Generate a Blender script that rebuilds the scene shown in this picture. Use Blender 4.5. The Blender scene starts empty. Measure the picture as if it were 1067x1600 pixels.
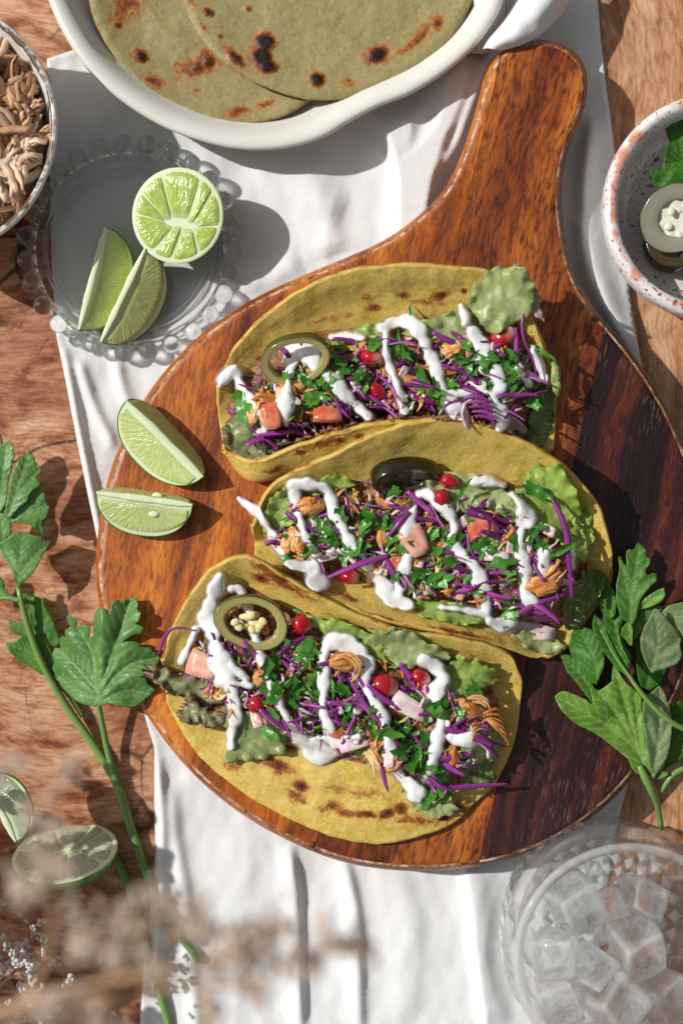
import bpy, bmesh, math, random
import numpy as np
from mathutils import Vector, Matrix, Euler, noise as mnoise
from mathutils.geometry import delaunay_2d_cdt

S = 0.00027            # metres per photograph pixel on the table
HC = 0.6 / S           # camera height in the same units
scene = bpy.context.scene
COL = scene.collection
R = random.Random(7)

# ------------------------------------------------------------------ camera, sky, sun, exposure
cam = bpy.data.cameras.new("camera")
cam.sensor_fit = 'VERTICAL'; cam.sensor_height = 36; cam.lens = 50
cam.clip_start = 0.01; cam.clip_end = 50
cam.dof.use_dof = True; cam.dof.focus_distance = 0.6 - 125 * S; cam.dof.aperture_fstop = 4.4
cam_o = bpy.data.objects.new("camera", cam); COL.objects.link(cam_o)
cam_o.location = (0, 0, 0.6)
scene.camera = cam_o

SUN_EL = math.radians(41)
SUN_DX, SUN_DY = -0.951, 0.309          # where the sun stands, seen from above
w = bpy.data.worlds.new("World"); scene.world = w; w.use_nodes = True
nt = w.node_tree
bg = nt.nodes["Background"]
sky = nt.nodes.new("ShaderNodeTexSky"); sky.sky_type = 'NISHITA'; sky.sun_disc = False
sky.sun_elevation = SUN_EL; sky.sun_rotation = math.atan2(SUN_DX, SUN_DY)
sky.air_density = 1.0; sky.dust_density = 3.0; sky.ozone_density = 1.0
hs = nt.nodes.new("ShaderNodeHueSaturation"); hs.inputs['Saturation'].default_value = 0.22
nt.links.new(sky.outputs[0], hs.inputs['Color']); nt.links.new(hs.outputs[0], bg.inputs[0])
bg.inputs[1].default_value = 0.070
sl = bpy.data.lights.new("sun", 'SUN'); sl.energy = 4.0; sl.angle = math.radians(0.6); sl.color = (1.0, 0.982, 0.948)
so = bpy.data.objects.new("sun", sl); COL.objects.link(so)
so.rotation_euler = Vector((-SUN_DX * math.cos(SUN_EL), -SUN_DY * math.cos(SUN_EL), -math.sin(SUN_EL))).to_track_quat('-Z', 'Y').to_euler()
so.location = (-1, 0.3, 1)
scene.view_settings.view_transform = 'Standard'; scene.view_settings.look = 'None'
scene.view_settings.exposure = 0.0; scene.view_settings.gamma = 1.0
scene.cycles.max_bounces = 16; scene.cycles.transmission_bounces = 14; scene.cycles.transparent_max_bounces = 24
scene.cycles.diffuse_bounces = 4; scene.cycles.glossy_bounces = 5
scene.cycles.caustics_refractive = True; scene.cycles.caustics_reflective = False
scene.cycles.blur_glossy = 1.0; scene.cycles.sample_clamp_indirect = 4.0

# ------------------------------------------------------------------ helpers
def P(x, y, z=0.0):
    k = (HC - z) / HC
    return Vector(((x - 533.5) * k * S, (800 - y) * k * S, z * S))

def tag(o, label=None, cat=None, group=None, kind=None):
    if label: o["label"] = label
    if cat: o["category"] = cat
    if group: o["group"] = group
    if kind: o["kind"] = kind
    return o

def empty(name, loc, label, cat, group=None, kind=None):
    o = bpy.data.objects.new(name, None); COL.objects.link(o); o.location = loc
    o.empty_display_size = 0.01
    return tag(o, label, cat, group, kind)

def mesh(name, verts, faces, mats, parent=None, smooth=True, origin=None, attrs=None, fmat=None):
    vs = np.array([tuple(v) for v in verts], dtype=float)
    if origin is None:
        origin = Vector((float(vs[:, 0].mean()), float(vs[:, 1].mean()), float(vs[:, 2].min())))
    origin = Vector(origin)
    vs = vs - np.array(origin)
    me = bpy.data.meshes.new(name)
    me.from_pydata([tuple(v) for v in vs], [], [tuple(int(i) for i in f) for f in faces])
    if not isinstance(mats, (list, tuple)): mats = [mats]
    for m in mats: me.materials.append(m)
    if fmat is not None: me.polygons.foreach_set("material_index", list(fmat))
    me.polygons.foreach_set("use_smooth", [bool(smooth)] * len(me.polygons))
    if attrs:
        for k, vals in attrs.items():
            a = me.attributes.new(k, 'FLOAT', 'POINT'); a.data.foreach_set("value", [float(q) for q in vals])
    me.update()
    o = bpy.data.objects.new(name, me); COL.objects.link(o)
    if parent is not None:
        o.parent = parent; o.location = origin - parent.location
    else:
        o.location = origin
    return o

def put(name, me, loc, rot=(0, 0, 0), scale=(1, 1, 1), parent=None):
    o = bpy.data.objects.new(name, me); COL.objects.link(o)
    if parent is not None:
        o.parent = parent; loc = Vector(loc) - parent.location
    o.location = loc; o.rotation_euler = rot
    o.scale = (scale,) * 3 if isinstance(scale, (int, float)) else scale
    return o

def data(name, verts, faces, mats, smooth=True, attrs=None, fmat=None):
    o = mesh(name, verts, faces, mats, None, smooth, (0, 0, 0), attrs, fmat)
    me = o.data; bpy.data.objects.remove(o); return me

def solidify(o, px, offset=-1.0, rim=0):
    m = o.modifiers.new("thickness", 'SOLIDIFY'); m.thickness = px * S; m.offset = offset
    m.material_offset_rim = rim; m.use_quality_normals = True; return o

def spline(pts, n, closed=False):
    """Catmull-Rom through pts (any dimension), n samples evenly spaced by length"""
    p = np.array(pts, dtype=float)
    if closed: q = np.vstack([p[-1], p, p[0], p[1]])
    else: q = np.vstack([2 * p[0] - p[1], p, 2 * p[-1] - p[-2]])
    out = []
    m = 12
    for i in range(1, len(q) - 2):
        t = np.linspace(0, 1, m, endpoint=False)[:, None]
        a, b, c, d = q[i - 1], q[i], q[i + 1], q[i + 2]
        out.append(0.5 * (2 * b + (c - a) * t + (2 * a - 5 * b + 4 * c - d) * t ** 2 + (3 * b - a - 3 * c + d) * t ** 3))
    out = np.vstack(out + [q[-2][None]])
    L = np.concatenate([[0], np.cumsum(np.linalg.norm(np.diff(out, axis=0), axis=1))])
    s = np.linspace(0, L[-1], n, endpoint=not closed)
    return np.stack([np.interp(s, L, out[:, k]) for k in range(out.shape[1])], axis=1)

def inside(poly, pts):
    x, y = pts[:, 0], pts[:, 1]; r = np.zeros(len(pts), bool); n = len(poly); j = n - 1
    for i in range(n):
        xi, yi = poly[i]; xj, yj = poly[j]
        with np.errstate(divide='ignore', invalid='ignore'):
            c = ((yi > y) != (yj > y)) & (x < (xj - xi) * (y - yi) / (yj - yi + 1e-12) + xi)
        r ^= c; j = i
    return r

def seg_dist(poly, pts, closed=True):
    """distance of points to a polyline, and which side / parameter of it is nearest"""
    p = np.asarray(poly, float); d = np.full(len(pts), 1e9); side = np.zeros(len(pts)); par = np.zeros(len(pts))
    n = len(p); m = n if closed else n - 1
    for i in range(m):
        a = p[i]; b = p[(i + 1) % n]; ab = b - a; l2 = (ab ** 2).sum() + 1e-12
        t = np.clip(((pts - a) @ ab) / l2, 0, 1)
        q = a + t[:, None] * ab; e = pts - q; dd = np.sqrt((e ** 2).sum(1))
        s = ab[0] * e[:, 1] - ab[1] * e[:, 0]
        k = dd < d
        d[k] = dd[k]; side[k] = np.sign(s[k]); par[k] = (i + t[k]) / m
    return d, side, par

def subdiv(poly, step):
    """more points along a closed outline, its corners kept"""
    p = np.asarray(poly, float); out = []
    for i in range(len(p)):
        a, b = p[i], p[(i + 1) % len(p)]; k = max(1, int(round(np.linalg.norm(b - a) / step)))
        out += [a + (b - a) * j / k for j in range(k)]
    return np.array(out)

def resample(poly, step, closed=True):
    p = np.asarray(poly, float)
    if closed: p = np.vstack([p, p[0]])
    L = np.concatenate([[0], np.cumsum(np.linalg.norm(np.diff(p, axis=0), axis=1))])
    n = max(3, int(L[-1] / step)); s = np.linspace(0, L[-1], n, endpoint=not closed)
    return np.stack([np.interp(s, L, p[:, k]) for k in range(2)], axis=1)

def sheet(outline, step, jitter=0.25, rnd=None, bstep=None, corners=False):
    """triangulated 2-D sheet: (n,2) points and triangles; the first points follow the outline"""
    o = subdiv(outline, bstep or step) if corners else resample(outline, bstep or step)
    x0, y0 = o.min(0); x1, y1 = o.max(0)
    gx, gy = np.meshgrid(np.arange(x0, x1, step), np.arange(y0, y1, step * 0.866))
    gx = gx + (np.arange(gx.shape[0]) % 2)[:, None] * step * 0.5
    g = np.stack([gx.ravel(), gy.ravel()], 1)
    rs = np.random.RandomState(rnd or 1)
    g = g + (rs.rand(*g.shape) - 0.5) * step * jitter
    g = g[inside(o, g)]
    if len(g):
        d, _, _ = seg_dist(o, g); g = g[d > step * 0.45]
    pts = np.vstack([o, g]) if len(g) else o
    n = len(o)
    v, e, f, _, _, _ = delaunay_2d_cdt([Vector(p) for p in pts], [(i, (i + 1) % n) for i in range(n)], [], 1, 1e-5)
    v = np.array([tuple(q) for q in v])
    ff = []
    for t in f:
        a, b, c = (v[i] for i in t[:3])
        ff.append(t if (b[0] - a[0]) * (c[1] - a[1]) - (b[1] - a[1]) * (c[0] - a[0]) < 0 else t[::-1])   # up in world (y flipped)
    return v, ff

def tube(pts, rad, sides=8, flat=1.0, twist=0.0, cap=True):
    p = [Vector(q) for q in pts]; n = len(p)
    if not hasattr(rad, '__len__'): rad = [rad] * n
    V, F = [], []
    t0 = (p[1] - p[0]).normalized()
    up = Vector((0, 0, 1)) if abs(t0.z) < 0.9 else Vector((1, 0, 0))
    nrm = t0.cross(up).normalized()
    for i in range(n):
        t = (p[min(i + 1, n - 1)] - p[max(i - 1, 0)]).normalized()
        nrm = (nrm - t * nrm.dot(t)).normalized(); bi = t.cross(nrm)
        for k in range(sides):
            a = 2 * math.pi * k / sides
            ca, sa = math.cos(a), math.sin(a) * flat
            tw = twist * i / max(1, n - 1)
            x = ca * math.cos(tw) - sa * math.sin(tw); y = ca * math.sin(tw) + sa * math.cos(tw)
            V.append(p[i] + (nrm * x + bi * y) * rad[i])
    for i in range(n - 1):
        for k in range(sides):
            a = i * sides + k; b = i * sides + (k + 1) % sides
            F.append((a, b, b + sides, a + sides))
    if cap:
        F.append(tuple(range(sides))[::-1]); F.append(tuple((n - 1) * sides + k for k in range(sides)))
    return V, F

def join(parts):
    V, F = [], []
    for v, f in parts:
        o = len(V); V += list(v); F += [tuple(i + o for i in q) for q in f]
    return V, F

_ico = {}
def ico(sub=2):
    if sub not in _ico:
        b = bmesh.new(); bmesh.ops.create_icosphere(b, subdivisions=sub, radius=1)
        b.verts.ensure_lookup_table()
        _ico[sub] = ([v.co.copy() for v in b.verts], [tuple(v.index for v in f.verts) for f in b.faces]); b.free()
    return _ico[sub]

def blob(c, r, sub=1, sq=(1, 1, 1)):
    v, f = ico(sub); c = Vector(c)
    return [c + Vector((q.x * sq[0], q.y * sq[1], q.z * sq[2])) * r for q in v], f

def lathe(c, prof, n=96, wob=None):
    """profile [(radius, z)] in px turned about the upright through world point c; open ends are closed at r = 0"""
    V, F = [], []
    for j, (r, z) in enumerate(prof):
        for i in range(n):
            a = 2 * math.pi * i / n
            rr = r if wob is None else wob(r, z, a, j)
            V.append(Vector((c[0] + rr * math.cos(a) * S, c[1] + rr * math.sin(a) * S, z * S)))
    for j in range(len(prof) - 1):
        for i in range(n):
            F.append((j * n + i, j * n + (i + 1) % n, (j + 1) * n + (i + 1) % n, (j + 1) * n + i))
    return V, F

def closed_lathe(c, prof, n=96, wob=None):
    V, F = lathe(c, prof, n, wob)
    m = len(prof)
    F.append(tuple(range(n))[::-1]); F.append(tuple((m - 1) * n + k for k in range(n)))
    return V, F

# ------------------------------------------------------------------ materials
def sc(px): return 1.0 / (px * S)

class M:
    def __init__(s, name):
        s.m = bpy.data.materials.new(name); s.m.use_nodes = True; s.t = s.m.node_tree
        s.b = s.t.nodes["Principled BSDF"]; s.out = s.t.nodes["Material Output"]
        s._co = None
    def n(s, kind, **kw):
        q = s.t.nodes.new("ShaderNode" + kind)
        for k, v in kw.items(): setattr(q, k, v)
        return q
    def link(s, a, b): s.t.links.new(a, b)
    def put(s, sock, v):
        if hasattr(v, 'is_linked') or isinstance(v, bpy.types.NodeSocket): s.link(v, sock)
        elif isinstance(v, (tuple, list)) and len(v) == 3 and sock.type == 'RGBA': sock.default_value = (*v, 1)
        else: sock.default_value = v
    def co(s):
        if s._co is None: s._co = s.n("TexCoord").outputs['Object']
        return s._co
    def mapping(s, rot=(0, 0, 0), scale=(1, 1, 1), loc=(0, 0, 0), vec=None):
        q = s.n("Mapping"); q.inputs['Rotation'].default_value = rot; q.inputs['Scale'].default_value = scale
        q.inputs['Location'].default_value = loc
        s.link(vec or s.co(), q.inputs['Vector']); return q.outputs[0]
    def noise(s, px, detail=4, rough=0.55, dist=0.0, vec=None, col=False):
        q = s.n("TexNoise"); s.link(vec or s.co(), q.inputs['Vector']); q.inputs['Scale'].default_value = sc(px)
        q.inputs['Detail'].default_value = detail; q.inputs['Roughness'].default_value = rough; q.inputs['Distortion'].default_value = dist
        return q.outputs['Color' if col else 'Fac']
    def voro(s, px, feature='F1', vec=None, rnd=1.0):
        q = s.n("TexVoronoi", feature=feature); s.link(vec or s.co(), q.inputs['Vector']); q.inputs['Scale'].default_value = sc(px)
        q.inputs['Randomness'].default_value = rnd
        return q.outputs['Distance']
    def ramp(s, fac, stops, interp='LINEAR'):
        q = s.n("ValToRGB"); q.color_ramp.interpolation = interp; e = q.color_ramp.elements
        while len(e) < len(stops): e.new(0.5)
        for i, (p, c) in enumerate(stops):
            e[i].position = p; c = (c, c, c) if isinstance(c, (int, float)) else c; e[i].color = (*c, 1)
        s.put(q.inputs[0], fac); return q.outputs[0]
    def mix(s, fac, a, b, mode='MIX'):
        q = s.n("Mix", data_type='RGBA', blend_type=mode); s.put(q.inputs[0], fac); s.put(q.inputs[6], a); s.put(q.inputs[7], b)
        return q.outputs[2]
    def math(s, op, a, b=0.0, c=0.0):
        q = s.n("Math", operation=op); s.put(q.inputs[0], a); s.put(q.inputs[1], b); s.put(q.inputs[2], c); return q.outputs[0]
    def attr(s, name): return s.n("Attribute", attribute_name=name).outputs['Fac']
    def rnd(s): return s.n("ObjectInfo").outputs['Random']
    def set(s, **kw):
        names = dict(color='Base Color', rough='Roughness', spec='Specular IOR Level', sss='Subsurface Weight', trans='Transmission Weight', ior='IOR', coat='Coat Weight', coatr='Coat Roughness', sheen='Sheen Weight', alpha='Alpha')
        for k, v in kw.items(): s.put(s.b.inputs[names[k]], v)
        return s
    def scatter(s, weight, rad, scale=1.0):
        s.b.inputs['Subsurface Weight'].default_value = weight; s.b.inputs['Subsurface Radius'].default_value = rad
        s.b.inputs['Subsurface Scale'].default_value = scale * S; return s
    def bump(s, h, strength=0.3, px=2.0):
        q = s.n("Bump"); q.inputs['Strength'].default_value = strength; q.inputs['Distance'].default_value = px * S
        s.put(q.inputs['Height'], h); s.link(q.outputs[0], s.b.inputs['Normal']); return s
# ------------------------------------------------------------------ table
GR = math.atan2(-0.235, -1.0)     # grain of the board seen in plan

def table_mat():
    m = M("table_wood")
    warp = m.noise(420, 3, 0.5, 0.0, col=True)
    wv = m.n("VectorMath", operation='MULTIPLY_ADD'); m.link(warp, wv.inputs[0]); wv.inputs[1].default_value = (0.035, 0.035, 0); m.link(m.co(), wv.inputs[2])
    st = m.mapping((0, 0, 0.25), (1, 0.34, 1), vec=wv.outputs[0])
    st2 = m.mapping((0, 0, 0.5), (0.36, 1, 1), vec=wv.outputs[0])
    big = m.noise(330, 4, 0.6, 1.2)
    f1 = m.noise(30, 6, 0.68, 0.6, vec=st); f2 = m.noise(26, 6, 0.66, 0.5, vec=st2)
    fine = m.noise(5, 4, 0.7, 0.3)
    x = m.n("SeparateXYZ"); m.link(m.co(), x.inputs[0])
    side = m.n("MapRange"); m.link(x.outputs[0], side.inputs[0]); side.inputs[1].default_value = -0.10; side.inputs[2].default_value = 0.10
    light = m.ramp(f1, [(0.28, (0.26, 0.115, 0.05)), (0.45, (0.55, 0.29, 0.15)), (0.62, (0.72, 0.46, 0.28))])
    red = m.ramp(f2, [(0.28, (0.09, 0.026, 0.012)), (0.40, (0.36, 0.135, 0.055)), (0.51, (0.62, 0.34, 0.185)), (0.68, (0.74, 0.49, 0.32))])
    base = m.mix(side.outputs[0], red, light)
    patch = m.ramp(big, [(0.42, 0.0), (0.60, 1.0)])
    dk = m.mix(m.math('MULTIPLY', patch, m.math('MULTIPLY_ADD', side.outputs[0], -0.5, 0.68)), base, m.mix(1.0, base, (0.50, 0.25, 0.19), 'MULTIPLY'))
    crack = m.voro(150, 'DISTANCE_TO_EDGE', vec=wv.outputs[0])
    cm = m.ramp(m.math('ADD', crack, m.math('MULTIPLY', m.math('SUBTRACT', fine, 0.5), 0.05)), [(0.004, 1.0), (0.022, 0.0)])
    gate = m.ramp(m.noise(240, 2), [(0.50, 0.0), (0.60, 1.0)])
    cm = m.math('MULTIPLY', cm, m.math('MULTIPLY', gate, m.math('SUBTRACT', 1.0, side.outputs[0])))
    c = m.mix(cm, dk, (0.03, 0.012, 0.008))
    c = m.mix(m.ramp(fine, [(0.3, 0.35), (0.7, 0.0)]), c, m.mix(1.0, c, (0.55, 0.42, 0.36), 'MULTIPLY'))
    gr = m.noise(4.0, 4, 0.65, 0.3, vec=m.mapping((0, 0, 0.25), (1, 0.13, 1), vec=wv.outputs[0])); gr2 = m.noise(4.0, 4, 0.65, 0.3, vec=m.mapping((0, 0, 0.5), (0.13, 1, 1), vec=wv.outputs[0]))
    grm = m.mix(side.outputs[0], gr2, gr)
    c = m.mix(m.ramp(grm, [(0.36, 0.75), (0.56, 0.0)]), c, m.mix(1.0, c, (0.48, 0.34, 0.28), 'MULTIPLY'))
    m.set(color=c, rough=m.ramp(f1, [(0.3, 0.5), (0.7, 0.38)]), spec=0.35)
    m.bump(m.math('SUBTRACT', m.math('MULTIPLY', fine, 0.3), cm), 0.35, 3)
    return m.m
v = [(-1.6, -1.6, 0), (1.6, -1.6, 0), (1.6, 1.6, 0), (-1.6, 1.6, 0)]
tag(mesh("table", v, [(0, 1, 2, 3)], table_mat(), origin=(0, 0, 0)), "brown burl wood table top under the whole meal", "table", kind="structure")

# ------------------------------------------------------------------ napkin
def cloth_mat():
    m = M("white_linen")
    wx = m.n("TexWave", wave_type='BANDS', bands_direction='X'); m.link(m.mapping((0, 0, 0.06)), wx.inputs['Vector']); wx.inputs['Scale'].default_value = sc(3.4) / 6.28 * 3.0
    wx.inputs['Distortion'].default_value = 1.5; wx.inputs['Detail'].default_value = 2; wx.inputs['Detail Scale'].default_value = 1.0
    wy = m.n("TexWave", wave_type='BANDS', bands_direction='Y'); m.link(m.mapping((0, 0, 0.06)), wy.inputs['Vector']); wy.inputs['Scale'].default_value = sc(3.4) / 6.28 * 3.0
    wy.inputs['Distortion'].default_value = 1.5; wy.inputs['Detail'].default_value = 2
    weave = m.math('ADD', wx.outputs['Fac'], wy.outputs['Fac'])
    n1 = m.noise(14, 4, 0.6); n2 = m.noise(60, 3, 0.5)
    m.set(color=m.mix(n2, (0.685, 0.68, 0.672), (0.775, 0.77, 0.762)), rough=0.9, spec=0.15, sheen=0.15)
    m.bump(m.math('ADD', m.math('MULTIPLY', weave, 0.16), m.math('MULTIPLY', n1, 0.9)), 0.5, 2.2)
    m.scatter(0.0, (1, 1, 1))
    return m.m
CLOTH = cloth_mat()
nap_out = [(74, 92), (150, 66), (300, 30), (480, -40), (700, -90), (928, -90), (934, 10), (938, 60), (946, 130), (958, 220), (972, 340), (985, 470), (1000, 560), (1016, 640), (1030, 760), (1034, 900),
           (1020, 1050), (995, 1180), (974, 1245), (956, 1325), (945, 1420), (930, 1540), (915, 1700), (560, 1705), (215, 1700), (219, 1600), (226, 1500), (238, 1400), (243, 1330), (241, 1250), (242, 1170),
           (215, 1080), (190, 990), (170, 900), (152, 840), (137, 770), (121, 690), (104, 600), (88, 520), (82, 420), (78, 300), (76, 190)]
def nap_z(p):
    z = np.full(len(p), 5.0)
    z += np.array([7.0 * mnoise.noise((a / 130, b / 190, 0.3)) + 2.8 * mnoise.noise((a / 44, b / 90, 3.3)) + 1.5 * mnoise.noise((a / 20, b / 34, 7.3)) for a, b in p])
    def ridge(line, h, wl, wr, fade=0.12):
        nonlocal z
        d, s, t = seg_dist(spline(line, 24), p, False)
        wd = np.maximum(np.where(s > 0, wl, wr), 8.5)
        e = np.clip(np.minimum(t, 1 - t) / fade, 0.0, 1)
        z += 1.25 * h * np.exp(-(d / wd) ** 2) * e ** 0.7
    # upper folds between platter and handle (left of the line is +y side in picture coords)
    ridge([(560, 150), (604, 205), (622, 270), (630, 360), (632, 470)], 26, 5, 44)
    ridge([(730, 80), (705, 170), (680, 230), (655, 300), (640, 370), (632, 430)], 30, 26, 22)
    ridge([(775, 60), (742, 150), (716, 220), (690, 270)], 14, 10, 12)
    ridge([(700, 60), (680, 120), (640, 190), (612, 225)], 14, 16, 22)
    ridge([(470, 250), (500, 330), (520, 400)], 8, 30, 30)
    ridge([(390, 250), (450, 300), (540, 330)], 6, 22, 30)
    ridge([(925, 180), (912, 300), (920, 400), (950, 480), (990, 560)], 24, 9, 26)
    ridge([(900, 330), (918, 430), (945, 500)], 10, 8, 8)
    ridge([(330, 420), (400, 440), (470, 405)], 8, 20, 20)
    # left strip
    ridge([(100, 540), (118, 640), (142, 760), (160, 850)], 9, 6, 8)
    ridge([(122, 560), (150, 640), (180, 700)], 7, 9, 9)
    ridge([(180, 545), (190, 600), (205, 640)], 7, 10, 10)
    # lower folds
    ridge([(248, 1180), (252, 1260), (254, 1340), (250, 1440), (242, 1560)], 11, 5, 9)
    ridge([(268, 1220), (272, 1300), (290, 1400), (300, 1520), (310, 1640)], 8, 14, 12)
    ridge([(452, 1320), (462, 1400), (466, 1500), (470, 1620)], 12, 16, 5)
    ridge([(538, 1340), (556, 1420), (560, 1500), (562, 1620)], 9, 16, 7)
    ridge([(726, 1340), (738, 1420), (746, 1500), (764, 1620)], 17, 6, 40)
    ridge([(800, 1310), (860, 1330), (910, 1290)], 6, 14, 20)
    ridge([(370, 1300), (380, 1400), (360, 1500)], 3, 30, 30)
    ridge([(610, 1360), (640, 1460), (630, 1600)], 5, 26, 26)
    dd, _, _ = seg_dist(np.array(nap_out), p)
    z += 1.6 * np.clip((13 - dd) / 5, 0, 1)               # folded hem
    # what stands on it presses it flat
    for cx, cy, rr in ((204, 388, 150), (430, -80, 300), (983, 1480, 185)):
        r = np.hypot(p[:, 0] - cx, p[:, 1] - cy); k = np.clip((r - rr) / 40, 0, 1)
        z = z * k + np.minimum(z, 6.0) * (1 - k)
    return np.clip(z, 1.2, 38)
pv, pf = sheet(nap_out, 5.2, 0.2, 3, 5.0)
pz = nap_z(pv)
nap = empty("napkin", P(530, 800, 1), "white linen napkin spread in soft folds under board and platter", "napkin")
nap_o = mesh("cloth", [P(a, b, z + 1.5) for (a, b), z in zip(pv, pz)], pf, CLOTH, nap)
solidify(nap_o, 1.2)
# gathered end lying over the tip of the handle: a soft roll of cloth, doubled over
def roll(rows):
    """rows: lines across the roll, each a list of (x, y, z)"""
    G = np.array([spline(r_, 26) for r_ in rows]); G = np.array([spline(G[:, k, :], 60) for k in range(26)])
    for k in range(26):
        for i in range(60):
            x, y, z = G[k, i]; G[k, i, 2] += 3.5 * mnoise.noise((x / 26, y / 30, 2.0))
    V = [P(*q) for q in G.reshape(-1, 3)]
    F = [(k * 60 + i, (k + 1) * 60 + i, (k + 1) * 60 + i + 1, k * 60 + i + 1) for k in range(25) for i in range(59)]
    return solidify(mesh("gathered_fold", V, F, CLOTH, nap), 1.4)
roll([[(842, -60, 40), (858, -60, 84), (880, -60, 96), (902, -60, 88), (920, -60, 50)],
      [(812, -8, 44), (826, -6, 92), (846, -2, 108), (866, 4, 98), (884, 10, 52)],
      [(786, 34, 58), (796, 34, 98), (814, 40, 114), (832, 46, 108), (846, 52, 92)],
      [(762, 62, 60), (772, 60, 98), (788, 62, 112), (802, 66, 108), (812, 70, 96)],
      [(752, 78, 62), (760, 76, 88), (768, 76, 96), (776, 77, 95), (782, 78, 93)]])
roll([[(690, -60, 30), (710, -60, 60), (735, -60, 66), (760, -60, 60), (780, -60, 26)],
      [(728, 0, 30), (740, 0, 56), (756, 2, 64), (774, 4, 54), (788, 8, 22)],
      [(730, 46, 28), (742, 46, 48), (756, 46, 54), (768, 46, 46), (780, 46, 20)],
      [(728, 84, 22), (738, 84, 34), (748, 84, 38), (758, 84, 32), (766, 84, 16)]])

# ------------------------------------------------------------------ serving board of three glued planks
BT = 90.0
brd_out = [(150, 900), (152, 850), (160, 790), (175, 730), (200, 670), (235, 610), (280, 555), (330, 510), (400, 465), (470, 432), (540, 403), (600, 375), (650, 340), (690, 300), (715, 255), (733, 205),
           (745, 165), (755, 125), (770, 95), (795, 72), (830, 62), (870, 66), (898, 82), (915, 110), (916, 150), (905, 190), (890, 225), (880, 265), (876, 310), (880, 355), (888, 400), (902, 440), (930, 485),
           (965, 525), (1000, 570), (1035, 625), (1062, 680), (1085, 740), (1100, 810), (1103, 880), (1095, 960), (1080, 1030), (1060, 1085), (1035, 1135), (1005, 1190), (970, 1235), (920, 1280), (860, 1318),
           (800, 1342), (740, 1355), (670, 1361), (600, 1358), (530, 1345), (460, 1318), (390, 1280), (330, 1235), (280, 1185), (235, 1125), (205, 1075), (180, 1020), (160, 960)]
def wood_mat(name, cols, pore, streak, rough, coat, seed, fibre=None):
    m = M(name)
    base = m.mapping((0, 0, 0.231), (1, 1, 1), (seed, 0, 0))
    w1 = m.noise(260, 2, 0.5, col=True, vec=base)
    wv = m.n("VectorMath", operation='MULTIPLY_ADD'); m.link(w1, wv.inputs[0]); wv.inputs[1].default_value = (0.012, 0.0, 0); m.link(base, wv.inputs[2])
    st = m.mapping((0, 0, 0), (1, 0.055, 1), vec=wv.outputs[0])
    st2 = m.mapping((0, 0, 0), (1, 0.22, 1), vec=wv.outputs[0])
    bands = m.noise(42, 3, 0.5, 0.4, vec=st)
    fl = m.noise(5.2, 4, 0.65, 0.3, vec=st2)
    mott = m.noise(22, 3, 0.6, 0.0, vec=m.mapping((0, 0, 0), (1, 0.45, 1), vec=base))
    a = m.ramp(bands, [(0.26, cols[0]), (0.46, cols[1]), (0.60, cols[2]), (0.8, cols[3])])
    b = m.mix(m.ramp(fl, [(0.36, pore), (0.56, 0.0)]), a, m.mix(1.0, a, streak, 'MULTIPLY'))
    c = m.mix(m.ramp(mott, [(0.35, 0.55), (0.62, 0.0)]), b, m.mix(1.0, b, (0.6, 0.45, 0.4), 'MULTIPLY'))
    d = m.noise(120, 2, 0.5, 0.0, vec=base)
    c = m.mix(m.ramp(m.noise(190, 4, 0.6, 0.4, vec=m.mapping((0, 0, 0), (1, 0.5, 1), vec=base)), [(0.42, 0.0), (0.64, 0.75)]), c, m.mix(1.0, c, (0.62, 0.44, 0.40), 'MULTIPLY'))
    if fibre:  # fibre: sheen painted into the colour as paler streaks
        glare = m.noise(3.6, 3, 0.6, 0.2, vec=m.mapping((0, 0, 0), (1, 0.16, 1), vec=base)); gt = m.noise(120, 3, 0.6, vec=base)
        c = m.mix(m.math('MULTIPLY', m.ramp(glare, [(0.54, 0.0), (0.66, 1.0)]), m.ramp(gt, [(0.42, 0.0), (0.62, 0.5)])), c, fibre)
    m.set(color=c, rough=m.ramp(fl, [(0.3, rough + 0.15), (0.7, rough)]), spec=0.4, coat=coat, coatr=0.28)
    m.bump(m.math('ADD', fl, m.math('MULTIPLY', d, 0.8)), 0.5, 1.8)
    return m.m
W_OR = wood_mat("board_orange_wood", [(0.15, 0.032, 0.005), (0.46, 0.125, 0.013), (0.66, 0.21, 0.022), (0.75, 0.28, 0.04)], 0.8, (0.34, 0.2, 0.14), 0.34, 0.2, 0.0)
W_MID = wood_mat("board_russet_wood", [(0.07, 0.014, 0.004), (0.27, 0.063, 0.010), (0.50, 0.145, 0.021), (0.6, 0.2, 0.034)], 0.95, (0.22, 0.12, 0.1), 0.34, 0.2, 3.7)
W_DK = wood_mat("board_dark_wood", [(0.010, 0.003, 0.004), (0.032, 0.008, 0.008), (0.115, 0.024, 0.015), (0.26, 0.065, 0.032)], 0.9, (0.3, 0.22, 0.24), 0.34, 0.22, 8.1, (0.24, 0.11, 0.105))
def worn_mat():
    m = M("worn_edge_wood"); f = m.noise(26, 5, 0.7); g = m.noise(7, 3, 0.6)
    m.set(color=m.ramp(m.math('ADD', m.math('MULTIPLY', f, 0.7), m.math('MULTIPLY', g, 0.3)), [(0.40, (0.11, 0.035, 0.012)), (0.5, (0.36, 0.17, 0.075)), (0.60, (0.62, 0.45, 0.32))]), rough=0.55, spec=0.3)
    m.bump(g, 0.3, 1.5); return m.m
W_EDGE = worn_mat()
bo = spline(brd_out, 260, True)
def inset(poly, d):
    n = len(poly); t = np.roll(poly, -1, 0) - np.roll(poly, 1, 0); t /= np.linalg.norm(t, axis=1)[:, None]
    nrm = np.stack([-t[:, 1], t[:, 0]], 1)      # inward for this winding (clockwise on screen)
    c = poly.mean(0)
    return poly + nrm * d
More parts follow.
